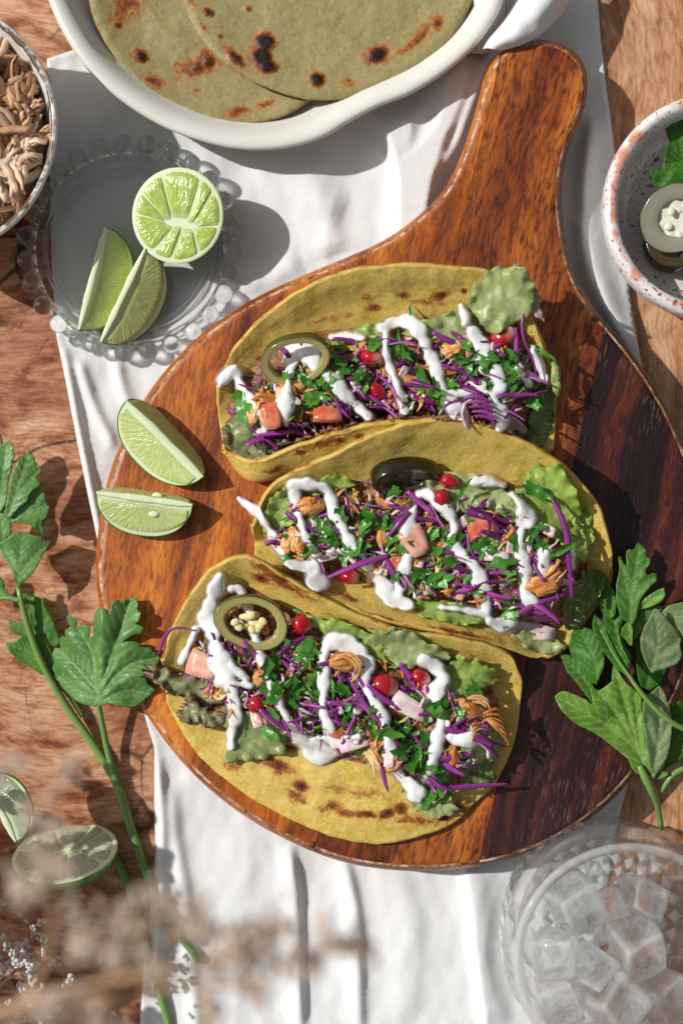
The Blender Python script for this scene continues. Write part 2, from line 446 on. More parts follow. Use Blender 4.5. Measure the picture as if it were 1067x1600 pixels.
rings = [(15, BT), (9.5, BT - 0.6), (5.5, BT - 3), (0, BT - 17), (1, BT - 30), (7, BT - 46), (14, BT - 50)]
def build_board():
    b = bmesh.new(); L = []
    for d, z in rings:
        q = inset(bo, d); L.append([b.verts.new(P(x, y, z)) for x, y in q])
    n = len(bo)
    top = b.faces.new(L[0]); top.material_index = 0
    b.faces.new(L[-1][::-1])
    for j in range(len(L) - 1):
        for i in range(n):
            f = b.faces.new((L[j][i], L[j + 1][i], L[j + 1][(i + 1) % n], L[j][(i + 1) % n]))
            f.material_index = 1 if j == 1 else 0
            f.smooth = True
    bmesh.ops.recalc_face_normals(b, faces=b.faces)
    return b
board = empty("serving_board", P(590, 900, BT - 50), "round wooden serving board with a long handle carrying the three tacos", "serving board")
gdir = (P(500, 1400, BT) - P(794.9, 145, BT)).normalized()      # the grain
side = Vector((gdir.y, -gdir.x, 0)).normalized()                # towards picture left
if side.x > 0: side = -side
seam1 = P(938, 540, BT); seam2 = P(733, 300, BT)
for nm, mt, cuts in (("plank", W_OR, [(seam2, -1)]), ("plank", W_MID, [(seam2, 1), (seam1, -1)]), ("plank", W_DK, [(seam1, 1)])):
    b = build_board()
    for co, sgn in cuts:
        geom = b.verts[:] + b.edges[:] + b.faces[:]
        r = bmesh.ops.bisect_plane(b, geom=geom, plane_co=co + side * (-sgn * 0.35 * S), plane_no=side * sgn, clear_outer=True, dist=1e-7)
        es = [e for e in r['geom_cut'] if isinstance(e, bmesh.types.BMEdge)]
        bmesh.ops.holes_fill(b, edges=es)
    bmesh.ops.triangulate(b, faces=[f for f in b.faces if len(f.verts) > 4])
    b.verts.index_update()
    vs = [v.co.copy() for v in b.verts]; fs = [tuple(v.index for v in f.verts) for f in b.faces]; fm = [f.material_index for f in b.faces]
    sm = [f.smooth for f in b.faces]; b.free()
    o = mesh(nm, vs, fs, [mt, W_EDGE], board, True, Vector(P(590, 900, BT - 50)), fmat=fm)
    o.data.polygons.foreach_set("use_smooth", sm)
    if mt is W_DK: o["label"] = "dark purple brown plank along the right side"

# ------------------------------------------------------------------ white platter
def glaze(name, col, spk=None, rough=0.25):
    m = M(name); n1 = m.noise(90, 3, 0.5)
    c = m.mix(n1, col, tuple(q * 0.9 for q in col))
    if spk:
        s1 = m.ramp(m.noise(9, 3, 0.6), [(0.60, 0.0), (0.68, 1.0)]); c = m.mix(s1, c, spk)
    m.set(color=c, rough=rough, spec=0.45); m.bump(m.noise(40, 2), 0.1, 3); return m.m
plat_out = [(60, -60), (80, 10), (105, 62), (140, 112), (190, 158), (250, 196), (310, 220), (375, 234), (440, 233), (500, 218), (545, 192), (590, 168), (640, 148), (690, 118), (735, 80), (765, 42), (785, 0), (790, -80),
            (770, -200), (700, -320), (580, -390), (430, -410), (280, -390), (150, -310), (80, -190)]
po = spline(plat_out, 200, True)
# winding: make it clockwise on the screen like the board
def area(p): return 0.5 * np.sum(p[:, 0] * np.roll(p[:, 1], -1) - np.roll(p[:, 0], -1) * p[:, 1])
if area(po) * area(bo) < 0: po = po[::-1]
def dish(poly, rings, name, mat, parent=None):
    V = []; F = []; n = len(poly)
    for d, z in rings:
        q = inset(poly, d)
        # soften the inset outline
        for _ in range(int(max(0, d) / 6)): q = (np.roll(q, 1, 0) + 2 * q + np.roll(q, -1, 0)) / 4
        V += [P(x, y, z) for x, y in q]
    for j in range(len(rings) - 1):
        for i in range(n): F.append((j * n + i, (j + 1) * n + i, (j + 1) * n + (i + 1) % n, j * n + (i + 1) % n))
    F.append(tuple(range(n))); F.append(tuple((len(rings) - 1) * n + k for k in range(n))[::-1])
    return mesh(name, V, F, mat, parent)
PLAT = glaze("cream_glaze", (0.70, 0.685, 0.62), None, 0.3)
pl = dish(po, [(70, 9), (30, 12), (12, 34), (3, 62), (0, 78), (3, 83), (9, 85), (17, 83), (26, 78), (36, 58), (48, 38), (66, 26), (90, 22)], "oval_platter", PLAT)
tag(pl, "cream glazed shallow platter with two green tortillas at the top of the photo", "platter")

# ------------------------------------------------------------------ tortilla material
def tortilla_mat(name, c1, c2, c3):
    m = M(name)
    n1 = m.noise(60, 6, 0.68); n2 = m.noise(6, 5, 0.7); n3 = m.noise(13, 7, 0.78, 0.4); pit = m.voro(17, 'F1'); pit2 = m.voro(31, 'F1')
    base = m.mix(m.ramp(n1, [(0.35, 0.0), (0.65, 1.0)]), c1, c2)
    base = m.mix(m.ramp(n2, [(0.42, 0.6), (0.6, 0.0)]), base, c3)
    ch = m.math('ADD', m.attr("char"), m.math('MULTIPLY', m.math('SUBTRACT', n3, 0.5), 2.3))
    ch = m.math('MULTIPLY', ch, m.ramp(m.attr("char"), [(0.02, 0.0), (0.2, 1.0)]))
    ch = m.math('MULTIPLY_ADD', ch, 0.5, 0.0)
    col = m.mix(m.ramp(ch, [(0.08, 0.0), (0.30, 1.0)]), base, m.ramp(ch, [(0.10, (0.47, 0.20, 0.045)), (0.32, (0.27, 0.075, 0.017)), (0.55, (0.045, 0.012, 0.006)), (0.75, (0.012, 0.005, 0.004))]))
    m.set(color=col, rough=0.48, spec=0.3)
    m.scatter(0.12, (3.0, 1.6, 0.5), 1.5)
    h = m.math('ADD', m.math('MULTIPLY', n2, 0.35), m.math('MULTIPLY', m.ramp(pit, [(0.05, 0.0), (0.22, 1.0)]), m.math('MULTIPLY', n1, 0.5)))
    h = m.math('ADD', h, m.math('MULTIPLY', m.ramp(pit2, [(0.04, 0.0), (0.14, 1.0)]), m.ramp(n1, [(0.44, 0.0), (0.6, 0.8)])))
    m.bump(h, 0.36, 2.6)
    return m.m
T_OLIVE = tortilla_mat("olive_tortilla", (0.285, 0.235, 0.095), (0.235, 0.195, 0.07), (0.36, 0.30, 0.14))
T_YEL = tortilla_mat("yellow_tortilla", (0.60, 0.40, 0.075), (0.47, 0.335, 0.032), (0.68, 0.51, 0.19))
def rim_mat():
    m = M("browned_tortilla_rim"); f = m.noise(34, 4, 0.7); g = m.noise(8, 3)
    m.set(color=m.ramp(m.math('ADD', m.math('MULTIPLY', f, 0.75), m.math('MULTIPLY', g, 0.25)), [(0.33, (0.14, 0.045, 0.010)), (0.42, (0.42, 0.19, 0.035)), (0.49, (0.55, 0.37, 0.075)), (0.7, (0.60, 0.46, 0.13))]), rough=0.55, spec=0.25)
    m.bump(g, 0.3, 2); return m.m
T_RIM = rim_mat()
def char_at(p, spots):
    c = np.zeros(len(p))
    for x, y, rx, ry, a, s in spots:
        ca, sa = math.cos(math.radians(a)), math.sin(math.radians(a))
        u = (p[:, 0] - x) * ca + (p[:, 1] - y) * sa; v = -(p[:, 0] - x) * sa + (p[:, 1] - y) * ca
        c = np.maximum(c, s * np.exp(-((u / rx) ** 2 + (v / ry) ** 2)))
    return c
def flat_tortilla(cx, cy, r, z0, spots, label, seed, sq=1.0):
    out = [(cx + (r + 3 * math.sin(3 * a + seed) + 2 * math.sin(7 * a + 2 * seed)) * math.cos(a), cy + (r + 3 * math.sin(3 * a + seed) + 2 * math.sin(7 * a + 2 * seed)) * sq * math.sin(a)) for a in np.linspace(0, 2 * math.pi, 90, endpoint=False)]
    v, f = sheet(out, 5.0, 0.2, seed + 1)
    d, _, _ = seg_dist(np.array(out), v)
    z = z0(v) + np.array([2.5 * mnoise.noise((a / 60, b / 60, seed)) + 1.0 * mnoise.noise((a / 18, b / 18, seed)) for a, b in v]) - 4.5 * np.exp(-(d / 7) ** 2)
    ch = char_at(v, spots)
    z += 5 * np.clip(ch, 0, 1) ** 2 * (ch > 0.9)
    ch = np.maximum(ch, 0.35 * np.exp(-(d / 4) ** 2))
    o = mesh("tortilla", [P(a, b, q) for (a, b), q in zip(v, z)], f, [T_OLIVE, T_RIM], attrs={"char": ch})
    solidify(o, 6, -1.0, 0)
    return tag(o, label, "tortilla", "tortillas stacked in the platter")
flat_tortilla(362, -28, 224, lambda v: 38 + 16 * np.clip((np.hypot(v[:, 0] - 362, v[:, 1] + 28) - 150) / 75, 0, 1) ** 1.5,
              [(220, 87, 13, 11, 20, 1.5), (198, 12, 26, 34, 40, 0.75), (184, 40, 8, 8, 0, 1.0), (243, 128, 22, 11, 20, 0.85), (310, 104, 40, 17, -18, 0.95), (325, 95, 15, 18, 0, 1.1), (285, 102, 14, 8, 0, .8), (372, 175, 24, 9, -10, 0.75), (415, 163, 20, 7, -15, 0.8), (308, 140, 8, 10, 0, 0.6)],
              "olive tortilla lying underneath on the left of the platter with scorched patches", 3, 0.985)
flat_tortilla(510, -90, 245, lambda v: 56 + 8 * np.clip((np.hypot(v[:, 0] - 510, v[:, 1] + 90) - 170) / 75, 0, 1) ** 1.5,
              [(413, 65, 15, 14, 10, 2.0), (408, 88, 16, 14, 0, 2.1), (418, 104, 14, 10, 0, 1.9), (494, 124, 11, 10, 0, 2.2), (325, 19, 7, 7, 0, 1.6), (388, 13, 6, 5, 0, 1.1), (588, 86, 20, 13, -20, 1.5), (367, 90, 24, 8, 45, 1.3), (344, 56, 6, 5, 0, 1.0), (318, 42, 12, 6, 60, 0.9),
               (682, 36, 14, 16, 0, 0.95), (655, 58, 36, 7, -42, 1.0), (668, 45, 20, 20, 0, 0.6), (545, 130, 16, 10, 0, 0.6), (300, 5, 10, 14, 0, 0.6), (620, 85, 30, 6, -35, 0.6)],
              "olive tortilla lying on top in the platter with near black scorch spots", 8)
# ------------------------------------------------------------------ clear glass
def glass_mat(name, tint=(0.96, 0.985, 0.975), clear=0.55, rough=0.0, bumpy=None, ior=1.5, milk=0.0, edge=0.0):
    """glass thin enough to let the daylight straight through for its share 'clear', refracting for the rest"""
    m = M(name); t = m.t
    g = m.n("BsdfGlass"); g.inputs['Color'].default_value = (*tint, 1); g.inputs['IOR'].default_value = ior; g.inputs['Roughness'].default_value = rough
    tr = m.n("BsdfTransparent"); tr.inputs[0].default_value = (*tint, 1)
    gl = m.n("BsdfGlossy"); gl.inputs['Roughness'].default_value = max(0.03, rough)
    fr = m.n("LayerWeight"); fr.inputs['Blend'].default_value = 0.5     # Schlick's share of mirror light, the same from both sides
    fs = m.math('MULTIPLY_ADD', m.math('POWER', fr.outputs['Facing'], 5.0), 0.96, 0.04)
    a = m.n("MixShader"); m.link(fs, a.inputs[0]); m.link(tr.outputs[0], a.inputs[1]); m.link(gl.outputs[0], a.inputs[2])
    b = m.n("MixShader"); b.inputs[0].default_value = 1 - clear; m.link(a.outputs[0], b.inputs[1]); m.link(g.outputs[0], b.inputs[2])
    if milk:  # diffuse white put in for the bright sparkle of glass and ice
        d = m.n("BsdfTranslucent"); d.inputs[0].default_value = (0.95, 0.96, 0.96, 1)
        d2 = m.n("BsdfDiffuse"); d2.inputs[0].default_value = (0.95, 0.96, 0.96, 1); e = m.n("MixShader"); m.link(d.outputs[0], e.inputs[1]); m.link(d2.outputs[0], e.inputs[2])
        c = m.n("MixShader"); c.inputs[0].default_value = milk
        if edge: m.link(m.math('MULTIPLY_ADD', m.ramp(m.n('NewGeometry').outputs['Pointiness'], [(0.51, 0.0), (0.60, 1.0)]), edge, milk), c.inputs[0])  # highlights painted white onto raised edges
        m.link(b.outputs[0], c.inputs[1]); m.link(e.outputs[0], c.inputs[2]); b = c
    m.link(b.outputs[0], m.out.inputs[0])
    if bumpy:
        q = m.n("Bump"); q.inputs['Strength'].default_value = bumpy[1]; q.inputs['Distance'].default_value = 2 * S
        m.link(m.noise(bumpy[0], 2), q.inputs['Height'])
        for s_ in (g, gl, fr): m.link(q.outputs[0], s_.inputs['Normal'])
    return m.m
G_PLATE = glass_mat("plate_glass", (0.997, 0.998, 0.997), 0.985)
G_BEAD = glass_mat("bead_glass", (0.99, 0.995, 0.992), 0.12, 0.05)
G_TUMB = glass_mat("tumbler_glass", (0.99, 0.993, 0.99), 0.90, milk=0.03, edge=0.55)
ICE = glass_mat("ice", (0.99, 0.993, 0.996), 0.48, 0.04, (16, 0.8), ior=1.31, milk=0.04, edge=0.5)
G_CUT = glass_mat("cut_base_glass", (0.99, 0.995, 0.992), 0.5, milk=0.42)

PC = P(204, 388, 22)
plate = empty("glass_plate", PC - Vector((0, 0, 22 * S)), "round clear glass saucer edged with glass beads holding three pieces of lime", "plate")
prof = [(0.5, 9), (100, 9), (118, 10), (134, 15), (147, 22), (151, 26), (150, 29), (146, 29), (140, 27), (131, 20), (124, 22), (117, 17), (100, 15), (0.5, 14)]
v, f = lathe(PC, prof, 120); mesh("dish", v, f, G_PLATE, plate)
for rr_, zz, ww in ((132, 21, 3.2), (149, 28, 4.0), (121, 17, 2.0)):
    v, f = lathe(PC, [(rr_ + ww * math.cos(a), zz + ww * math.sin(a)) for a in np.linspace(0, 2 * math.pi, 11)], 120); mesh("rim", v, f, G_BEAD, plate)
v, f = ico(4); bead_me = data("bead", [q * 14.8 * S for q in v], f, G_BEAD)
v, f = ico(3); bead_s = data("small_bead", [q * 6.0 * S for q in v], f, G_BEAD)
for i in range(27):
    a = math.radians(93.5) + 2 * math.pi * i / 27
    put("bead", bead_me, PC + Vector((math.cos(a) * 161 * S, math.sin(a) * 161 * S, 4 * S)), (0, 0, R.random() * 6), R.uniform(0.94, 1.05), plate)
    a += math.pi / 27
    put("small_bead", bead_s, PC + Vector((math.cos(a) * 154 * S, math.sin(a) * 154 * S, 4 * S)), (0, 0, 0), 1, plate)

# ------------------------------------------------------------------ limes
def peel_mat():
    m = M("lime_peel"); n1 = m.noise(40, 3); p = m.voro(4.5)
    m.set(color=m.mix(n1, (0.035, 0.13, 0.012), (0.10, 0.24, 0.025)), rough=0.32, spec=0.5); m.bump(p, 0.25, 0.8); return m.m
def pith_mat():
    m = M("lime_pith"); m.set(color=m.mix(m.noise(12, 3), (0.60, 0.70, 0.40), (0.74, 0.80, 0.58)), rough=0.5, spec=0.35); m.scatter(0.25, (1, 1.2, 0.6), 3); m.bump(m.noise(4, 3), 0.3, 1); return m.m
def flesh_mat(name, c1, c2, radial=True):
    m = M(name)
    # juice sacs run outward from the core: 'ang' and 'rad' are stored on the mesh
    cb = m.n("CombineXYZ"); m.link(m.attr("ang"), cb.inputs[0]); m.link(m.attr("rad"), cb.inputs[1])
    nz = m.n("TexNoise"); m.link(cb.outputs[0], nz.inputs['Vector']); nz.inputs['Scale'].default_value = 1.0; nz.inputs['Detail'].default_value = 3
    n2 = m.noise(10, 3)
    f = nz.outputs['Fac']
    c = m.mix(m.ramp(f, [(0.35, 0.0), (0.65, 1.0)]), c1, c2)
    c = m.mix(m.ramp(n2, [(0.4, 0.0), (0.75, 0.35)]), c, (0.62, 0.72, 0.34))
    c = m.mix(m.ramp(m.attr('rad'), [(0.0, 0.75), (0.9, 0.0)]), c, (0.66, 0.74, 0.46))
    m.set(color=c, rough=0.12, spec=0.6); m.scatter(0.5, (1.0, 1.4, 0.4), 9)
    m.bump(f, 0.7, 3.0); return m.m
PEEL, PITH = peel_mat(), pith_mat()
FLESH = flesh_mat("lime_flesh", (0.30, 0.42, 0.05), (0.46, 0.58, 0.13))
FLESH_P = flesh_mat("pale_lime_flesh", (0.46, 0.54, 0.15), (0.62, 0.68, 0.32))

def frame(nrm, up):
    n_ = Vector(nrm).normalized(); u = Vector(up); u = (u - n_ * u.dot(n_)).normalized(); v_ = n_.cross(u)
    return Matrix((u, v_, n_)).transposed()

def half_lime(c, r, nrm, up, label, core, nseg=10, flat=1.0, flesh=FLESH, depth=0.95):
    """half a fruit: peel bowl, pith face, segments set into it; the cut face points along nrm"""
    rot = frame(nrm, up); c = Vector(c)
    t = empty("lime_half", c - Vector((0, 0, r * S * 0.5)), label, "lime half")
    def W(x, y, z): return c + rot @ Vector((x * S, y * S, z * S))
    V, F = [], []; n = 72; m_ = 14
    for j in range(m_ + 1):
        a = math.pi / 2 * j / m_
        for i in range(n):
            q = 2 * math.pi * i / n
            V.append(W(r * math.cos(a) * math.cos(q), flat * r * math.cos(a) * math.sin(q), -depth * r * math.sin(a) * (1 + 0.06 * math.sin(a) ** 8)))
    for j in range(m_):
        for i in range(n): F.append((j * n + i, (j + 1) * n + i, (j + 1) * n + (i + 1) % n, j * n + (i + 1) % n))
    mesh("peel", V, F, PEEL, t)
    V, F = [], []
    for rr, z in ((1.0, 0.0), (0.985, 0.9), (0.95, 1.4), (0.5, 1.0), (0.02, 1.0)):
        for i in range(n):
            q = 2 * math.pi * i / n; V.append(W(r * rr * math.cos(q), flat * r * rr * math.sin(q), z))
    for j in range(4):
        for i in range(n): F.append((j * n + i, j * n + (i + 1) % n, (j + 1) * n + (i + 1) % n, (j + 1) * n + i))
    F.append(tuple(4 * n + i for i in range(n)))
    mesh("pith", V, F, PITH, t)
    cx, cy, cl = core           # off-centre elongated core, in units of r
    cuts = [2 * math.pi * (i + 0.25 * math.sin(i * 2.3)) / nseg for i in range(nseg)]
    for i in range(nseg):
        a0, a1 = cuts[i], cuts[(i + 1) % nseg] + (2 * math.pi if i == nseg - 1 else 0)
        gap = 0.010
        V, F, ang, rad = [], [], [], []; na, nr = 12, 9
        for j in range(nr + 1):
            for k in range(na + 1):
                u = k / na; s = j / nr
                a = a0 + gap + (a1 - a0 - 2 * gap) * u
                ex, ey = 0.94 * math.cos(a), 0.94 * math.sin(a) * flat
                px, py = cx + cl * math.cos(a), cy + 0.04 * math.sin(a) + 0.08 * cl * math.cos(a)
                k0 = 0.03 + 0.03 * math.sin(i * 4)
                edge = 1 - (2 * u - 1) ** 4
                s2 = k0 + (1 - k0) * s * (0.985 - 0.035 * (2 * u - 1) ** 6)
                x, y = px + (ex - px) * s2, py + (ey - py) * s2
                zz = 1.6 + 2.4 * edge * min(1, s * 5, (1 - s) * 6 + 0.1) - (1.0 if (k in (0, na) or j in (0, nr)) else 0)
                V.append(W(x * r, y * r, zz)); ang.append(a * 16 + i * 7); rad.append(s * 4.5)
        for j in range(nr):
            for k in range(na):
                b = j * (na + 1) + k; F.append((b, b + na + 1, b + na + 2, b + 1))
        F = [q[::-1] for q in F]
        mesh("segment", V, F, flesh, t, attrs={"ang": ang, "rad": rad})
    return t

def lime_wedge(p0, p1, roll, width, label, angle=78, flesh=FLESH_P, blunt=0.0, seeds=()):
    """a quarter-ish wedge: p0, p1 are the ends of its core ridge, roll tips it over about that ridge"""
    p0, p1 = Vector(p0), Vector(p1); c = (p0 + p1) / 2; ax = (p1 - p0); half = ax.length / 2 / S; ax.normalize()
    up = Vector((0, 0, 1)); side_ = up.cross(ax).normalized(); up = ax.cross(side_).normalized()
    q = Matrix.Rotation(math.radians(roll), 3, ax); up = q @ up; side_ = q @ side_
    A = math.radians(angle) / 2; Rr = width
    t = empty("lime_wedge", c - Vector((0, 0, 0.8 * Rr * S)), label, "lime wedge")
    def W(s, r, th): # along, radius, angle from straight down
        return c + ax * (s * half * S) + (side_ * math.sin(th) - up * math.cos(th)) * (r * S)
    def rad(s): return Rr * math.sqrt(max(0.0, 1 - abs(s) ** (2.3 + blunt))) 
    n, k = 40, 14
    ss = [math.sin(math.pi / 2 * (2 * i / n - 1)) for i in range(n + 1)]
    V, F = [], []
    for s in ss:
        for j in range(k + 1): V.append(W(s, rad(s) + 0.01, -A + 2 * A * j / k))
    for i in range(n):
        for j in range(k): a = i * (k + 1) + j; F.append((a, a + 1, a + k + 2, a + k + 1))
    o = mesh("peel", V, F, PEEL, t); solidify(o, 2.0, -1.0)
    for sg in (-1, 1):
        V, F = [], []
        m_ = 8
        for s in ss:
            for j in range(m_ + 1): V.append(W(s, max(0.05, rad(s) * j / m_), sg * A))
        for i in range(n):
            for j in range(m_): a = i * (m_ + 1) + j; F.append((a, a + 1, a + m_ + 2, a + m_ + 1) if sg > 0 else (a + m_ + 1, a + m_ + 2, a + 1, a))
        mesh("pith", V, F, PITH, t)
        V, F, ang, rd = [], [], [], []
        th_off = 2.0
        nrm = (side_ * math.cos(A) * sg + up * math.sin(A))       # outward of this cut face
        for i, s in enumerate(ss):
            for j in range(m_ + 1):
                s2 = s * 0.90
                r0 = Rr * 0.10 * (1 + 0.25 * math.sin(s * 3 + sg)); r1 = rad(s2) * 0.955 - 2
                r_ = r0 + max(0.0, r1 - r0) * j / m_
                e = (i in (0, n) or j in (0, m_))
                V.append(W(s2, r_, sg * A) + nrm * ((-1.5 if e else 1.6) * S))
                ang.append(math.atan2(s2 * half, r_ + 12) * 22 + sg * 9); rd.append(r_ / 14)
        for i in range(n):
            for j in range(m_): a = i * (m_ + 1) + j; F.append((a, a + 1, a + m_ + 2, a + m_ + 1) if sg > 0 else (a + m_ + 1, a + m_ + 2, a + 1, a))
        mesh("segment", V, F, flesh, t, attrs={"ang": ang, "rad": rd})
        for s_, r_ in seeds:
            if True:
                v, f = ico(2); ce = W(s_, r_ * Rr, sg * A) + nrm * 2 * S
                mesh("pip", [ce + Vector((q.x * 8 * S, q.y * 5 * S, q.z * 2 * S)) for q in v], f, PITH, t)
    # white core strip along the ridge
    V = []; F = []
    prof_ = [(-1, 5.5), (0, 1.0), (1, 5.5)]
    pts = [W(s * 0.985, 0, 0) + up * 0.8 * S for s in ss]
    v, f = tube(pts, [max(0.6, 4.8 * (1 - abs(s) ** 3 * 0.6) * (1 + 0.12 * math.sin(7 * s + half) + 0.06 * math.sin(17 * s + 1))) * S for s in ss], 10, 0.3)
    mesh("core", v, f, PITH, t)
    return t
half_lime(P(278, 337, 88), 72 * (HC - 88) / HC, (-0.08, -0.10, 1), (0.95, -0.25, 0), "bright green half lime with its cut face up on the glass saucer", (0.12, -0.16, 0.34), 9, 1.03)
lime_wedge(P(166, 354, 74), P(124, 516, 50), 18, 66, "left lime wedge of the two leaning pieces on the glass saucer", 70)
lime_wedge(P(228, 388, 82), P(158, 535, 48), 24, 66, "lime wedge lying against the half lime on the glass saucer", 66)
lime_wedge(P(197, 626, 150), P(318, 746, 128), -20, 64, "lime wedge on the wooden board with a broad white core ridge", 84)
lime_wedge(P(150, 770, 132), P(302, 790, 128), -26, 60, "lime wedge on the board edge lying flatter with pips showing", 84, seeds=((0.22, 0.34),))
# two blurred pieces at lower left; the half lime's shade is put into its grey flesh
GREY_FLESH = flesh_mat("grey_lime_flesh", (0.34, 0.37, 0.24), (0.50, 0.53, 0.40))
half_lime(P(102, 1332, 50), 81, (-0.10, 0.86, 0.44), (1, -0.1, 0), "pale half lime lying in shade on the table beside a parsley stem", (0.0, 0.02, 0.2), 10, 0.86, flesh_mat("shaded_lime_flesh", (0.36, 0.38, 0.28), (0.52, 0.54, 0.45)), 0.55)
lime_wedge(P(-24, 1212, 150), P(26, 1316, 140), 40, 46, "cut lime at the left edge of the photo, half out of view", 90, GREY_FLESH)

# ------------------------------------------------------------------ bowl of shredded chicken, upper left
def stone_mat(name, base, rimc, speck, thr=(0.62, 0.68), lo=0.0, hi=0.0):
    m = M(name)
    n1 = m.noise(30, 4, 0.6); sp = m.ramp(m.noise(6.5, 2, 0.5), [(thr[0], 0.0), (thr[1], 1.0)])
    rimn = m.math('ADD', m.attr("rim"), m.math('MULTIPLY', m.math('SUBTRACT', n1, 0.5), 1.4))
    c = m.mix(m.ramp(n1, [(0.3, 0.0), (0.7, 1.0)]), base, tuple(q * 0.85 for q in base))
    c = m.mix(m.ramp(rimn, [(0.45, 0.0), (0.62, 1.0)]), c, rimc)
    c = m.mix(m.math('MULTIPLY', sp, m.ramp(m.attr("spk"), [(0.0, 0.0), (1.0, 1.0)])), c, speck)
    m.set(color=c, rough=0.3, spec=0.45); m.bump(n1, 0.12, 3); return m.m
def bowl(name, c, prof, mat, parent=None, wob=0.0, rims=(), n=120, seed=0):
    V, F = lathe(c, prof, n, lambda r, z, a, j: r * (1 + wob * (math.sin(2 * a + seed) + 0.5 * math.sin(5 * a + 2 * seed))))
    rim = []; spk = []
    for j in range(len(prof)):
        for i in range(n): rim.append(rims[j]); spk.append(1.0)
    return mesh(name, V, F, mat, parent, attrs={"rim": rim, "spk": spk})
B1 = stone_mat("white_brown_rim_glaze", (0.74, 0.73, 0.70), (0.13, 0.075, 0.045), (0.25, 0.16, 0.11), (0.70, 0.76))
c1 = P(-113, 199, 165)
bl = bowl("bowl", (c1.x, c1.y), [(0.5, 8), (80, 8), (95, 12), (140, 50), (172, 105), (184, 150), (188.5, 163), (187, 167), (183, 168), (179, 165), (175, 150), (163, 108), (130, 58), (90, 24), (0.5, 20)], B1, None, 0.004,
          [0, 0, 0, 0, 0, 0.0, 0.10, 0.35, 0.62, 0.62, 0.25, 0, 0, 0, 0], 160)
tag(bl, "white glazed bowl with a worn brown rim full of shredded chicken", "bowl")

def shred_mat(name, stops, rough=0.35):
    m = M(name); n1 = m.noise(20, 4, 0.6, vec=m.mapping((0, 0, 0), (0.5, 1, 1))); n2 = m.noise(6, 3, 0.6, vec=m.mapping((0, 0, 0), (0.25, 1, 1)))
    r_ = m.rnd()
    f = m.math('ADD', m.math('ADD', m.math('MULTIPLY', n1, 0.6), m.math('MULTIPLY', n2, 0.25)), m.math('MULTIPLY', r_, 0.3))
    m.set(color=m.ramp(f, stops), rough=rough, spec=0.4); m.scatter(0.2, (1.5, 0.8, 0.4), 3); m.bump(n2, 0.5, 2); return m.m
CHK = shred_mat("stewed_chicken", [(0.32, (0.27, 0.125, 0.055)), (0.5, (0.54, 0.31, 0.165)), (0.66, (0.68, 0.48, 0.32)), (0.85, (0.76, 0.62, 0.48))])
CHO = shred_mat("orange_chicken", [(0.30, (0.30, 0.09, 0.02)), (0.5, (0.55, 0.20, 0.045)), (0.68, (0.66, 0.34, 0.12)), (0.85, (0.72, 0.52, 0.32))])

def shred_mesh(name, L, wd, mat, seed, sides=6, curl=1.0, rag=0.3, nf=7):
    """a pulled strip of meat: several fibres lying along one another, fraying at the ends"""
    rr = random.Random(seed); n = 9; a = 0; da = rr.uniform(-0.12, 0.12) * curl; x = y = z = 0.0; dz = 0; pts = []
    for i in range(n):
        pts.append((x, y, z)); da += rr.uniform(-0.10, 0.10) * curl; a += da; dz = 0.8 * dz + rr.uniform(-.2, .2) * curl * 0.5
        x += math.cos(a) * L / n; y += math.sin(a) * L / n; z += dz * L / n
    p = np.array(pts); p -= p.mean(0); d = p[-1] - p[0]; th = -math.atan2(d[1], d[0]); c_, s_ = math.cos(th), math.sin(th)
    p = np.stack([p[:, 0] * c_ - p[:, 1] * s_, p[:, 0] * s_ + p[:, 1] * c_, p[:, 2]], 1)
    parts = []
    for k in range(nf):
        oy, oz = rr.uniform(-1, 1) * wd * 0.75, rr.uniform(-.5, .5) * wd * 0.6; fr0, fr1 = rr.uniform(-1, 1) * wd * 0.7, rr.uniform(-1, 1) * wd * 0.7
        i0, i1 = rr.choice([0, 0, 1, 2]), n - rr.choice([0, 0, 1, 2])
        q = [Vector((p[i][0], p[i][1] + oy + fr0 * max(0, 0.3 - i / n) * 3 + fr1 * max(0, i / n - 0.7) * 3 + rr.uniform(-1, 1) * wd * 0.12, p[i][2] + oz)) * S for i in range(i0, i1)]
        m_ = len(q); w_ = wd * rr.uniform(0.2, 0.42)
        parts.append(tube(q, [w_ * (0.3 + 0.7 * math.sin(math.pi * (i + 0.5) / m_) ** 0.5) * rr.uniform(1 - rag, 1 + rag) * S for i in range(m_)], sides, 0.6, rr.uniform(-1, 1)))
    v, f = join(parts)
    return data(name, v, f, mat)
chk = [shred_mesh("chicken_shred", R.uniform(60, 115), R.uniform(11, 19), CHK, 40 + i, 6, 1.1, 0.3, 9) for i in range(12)]
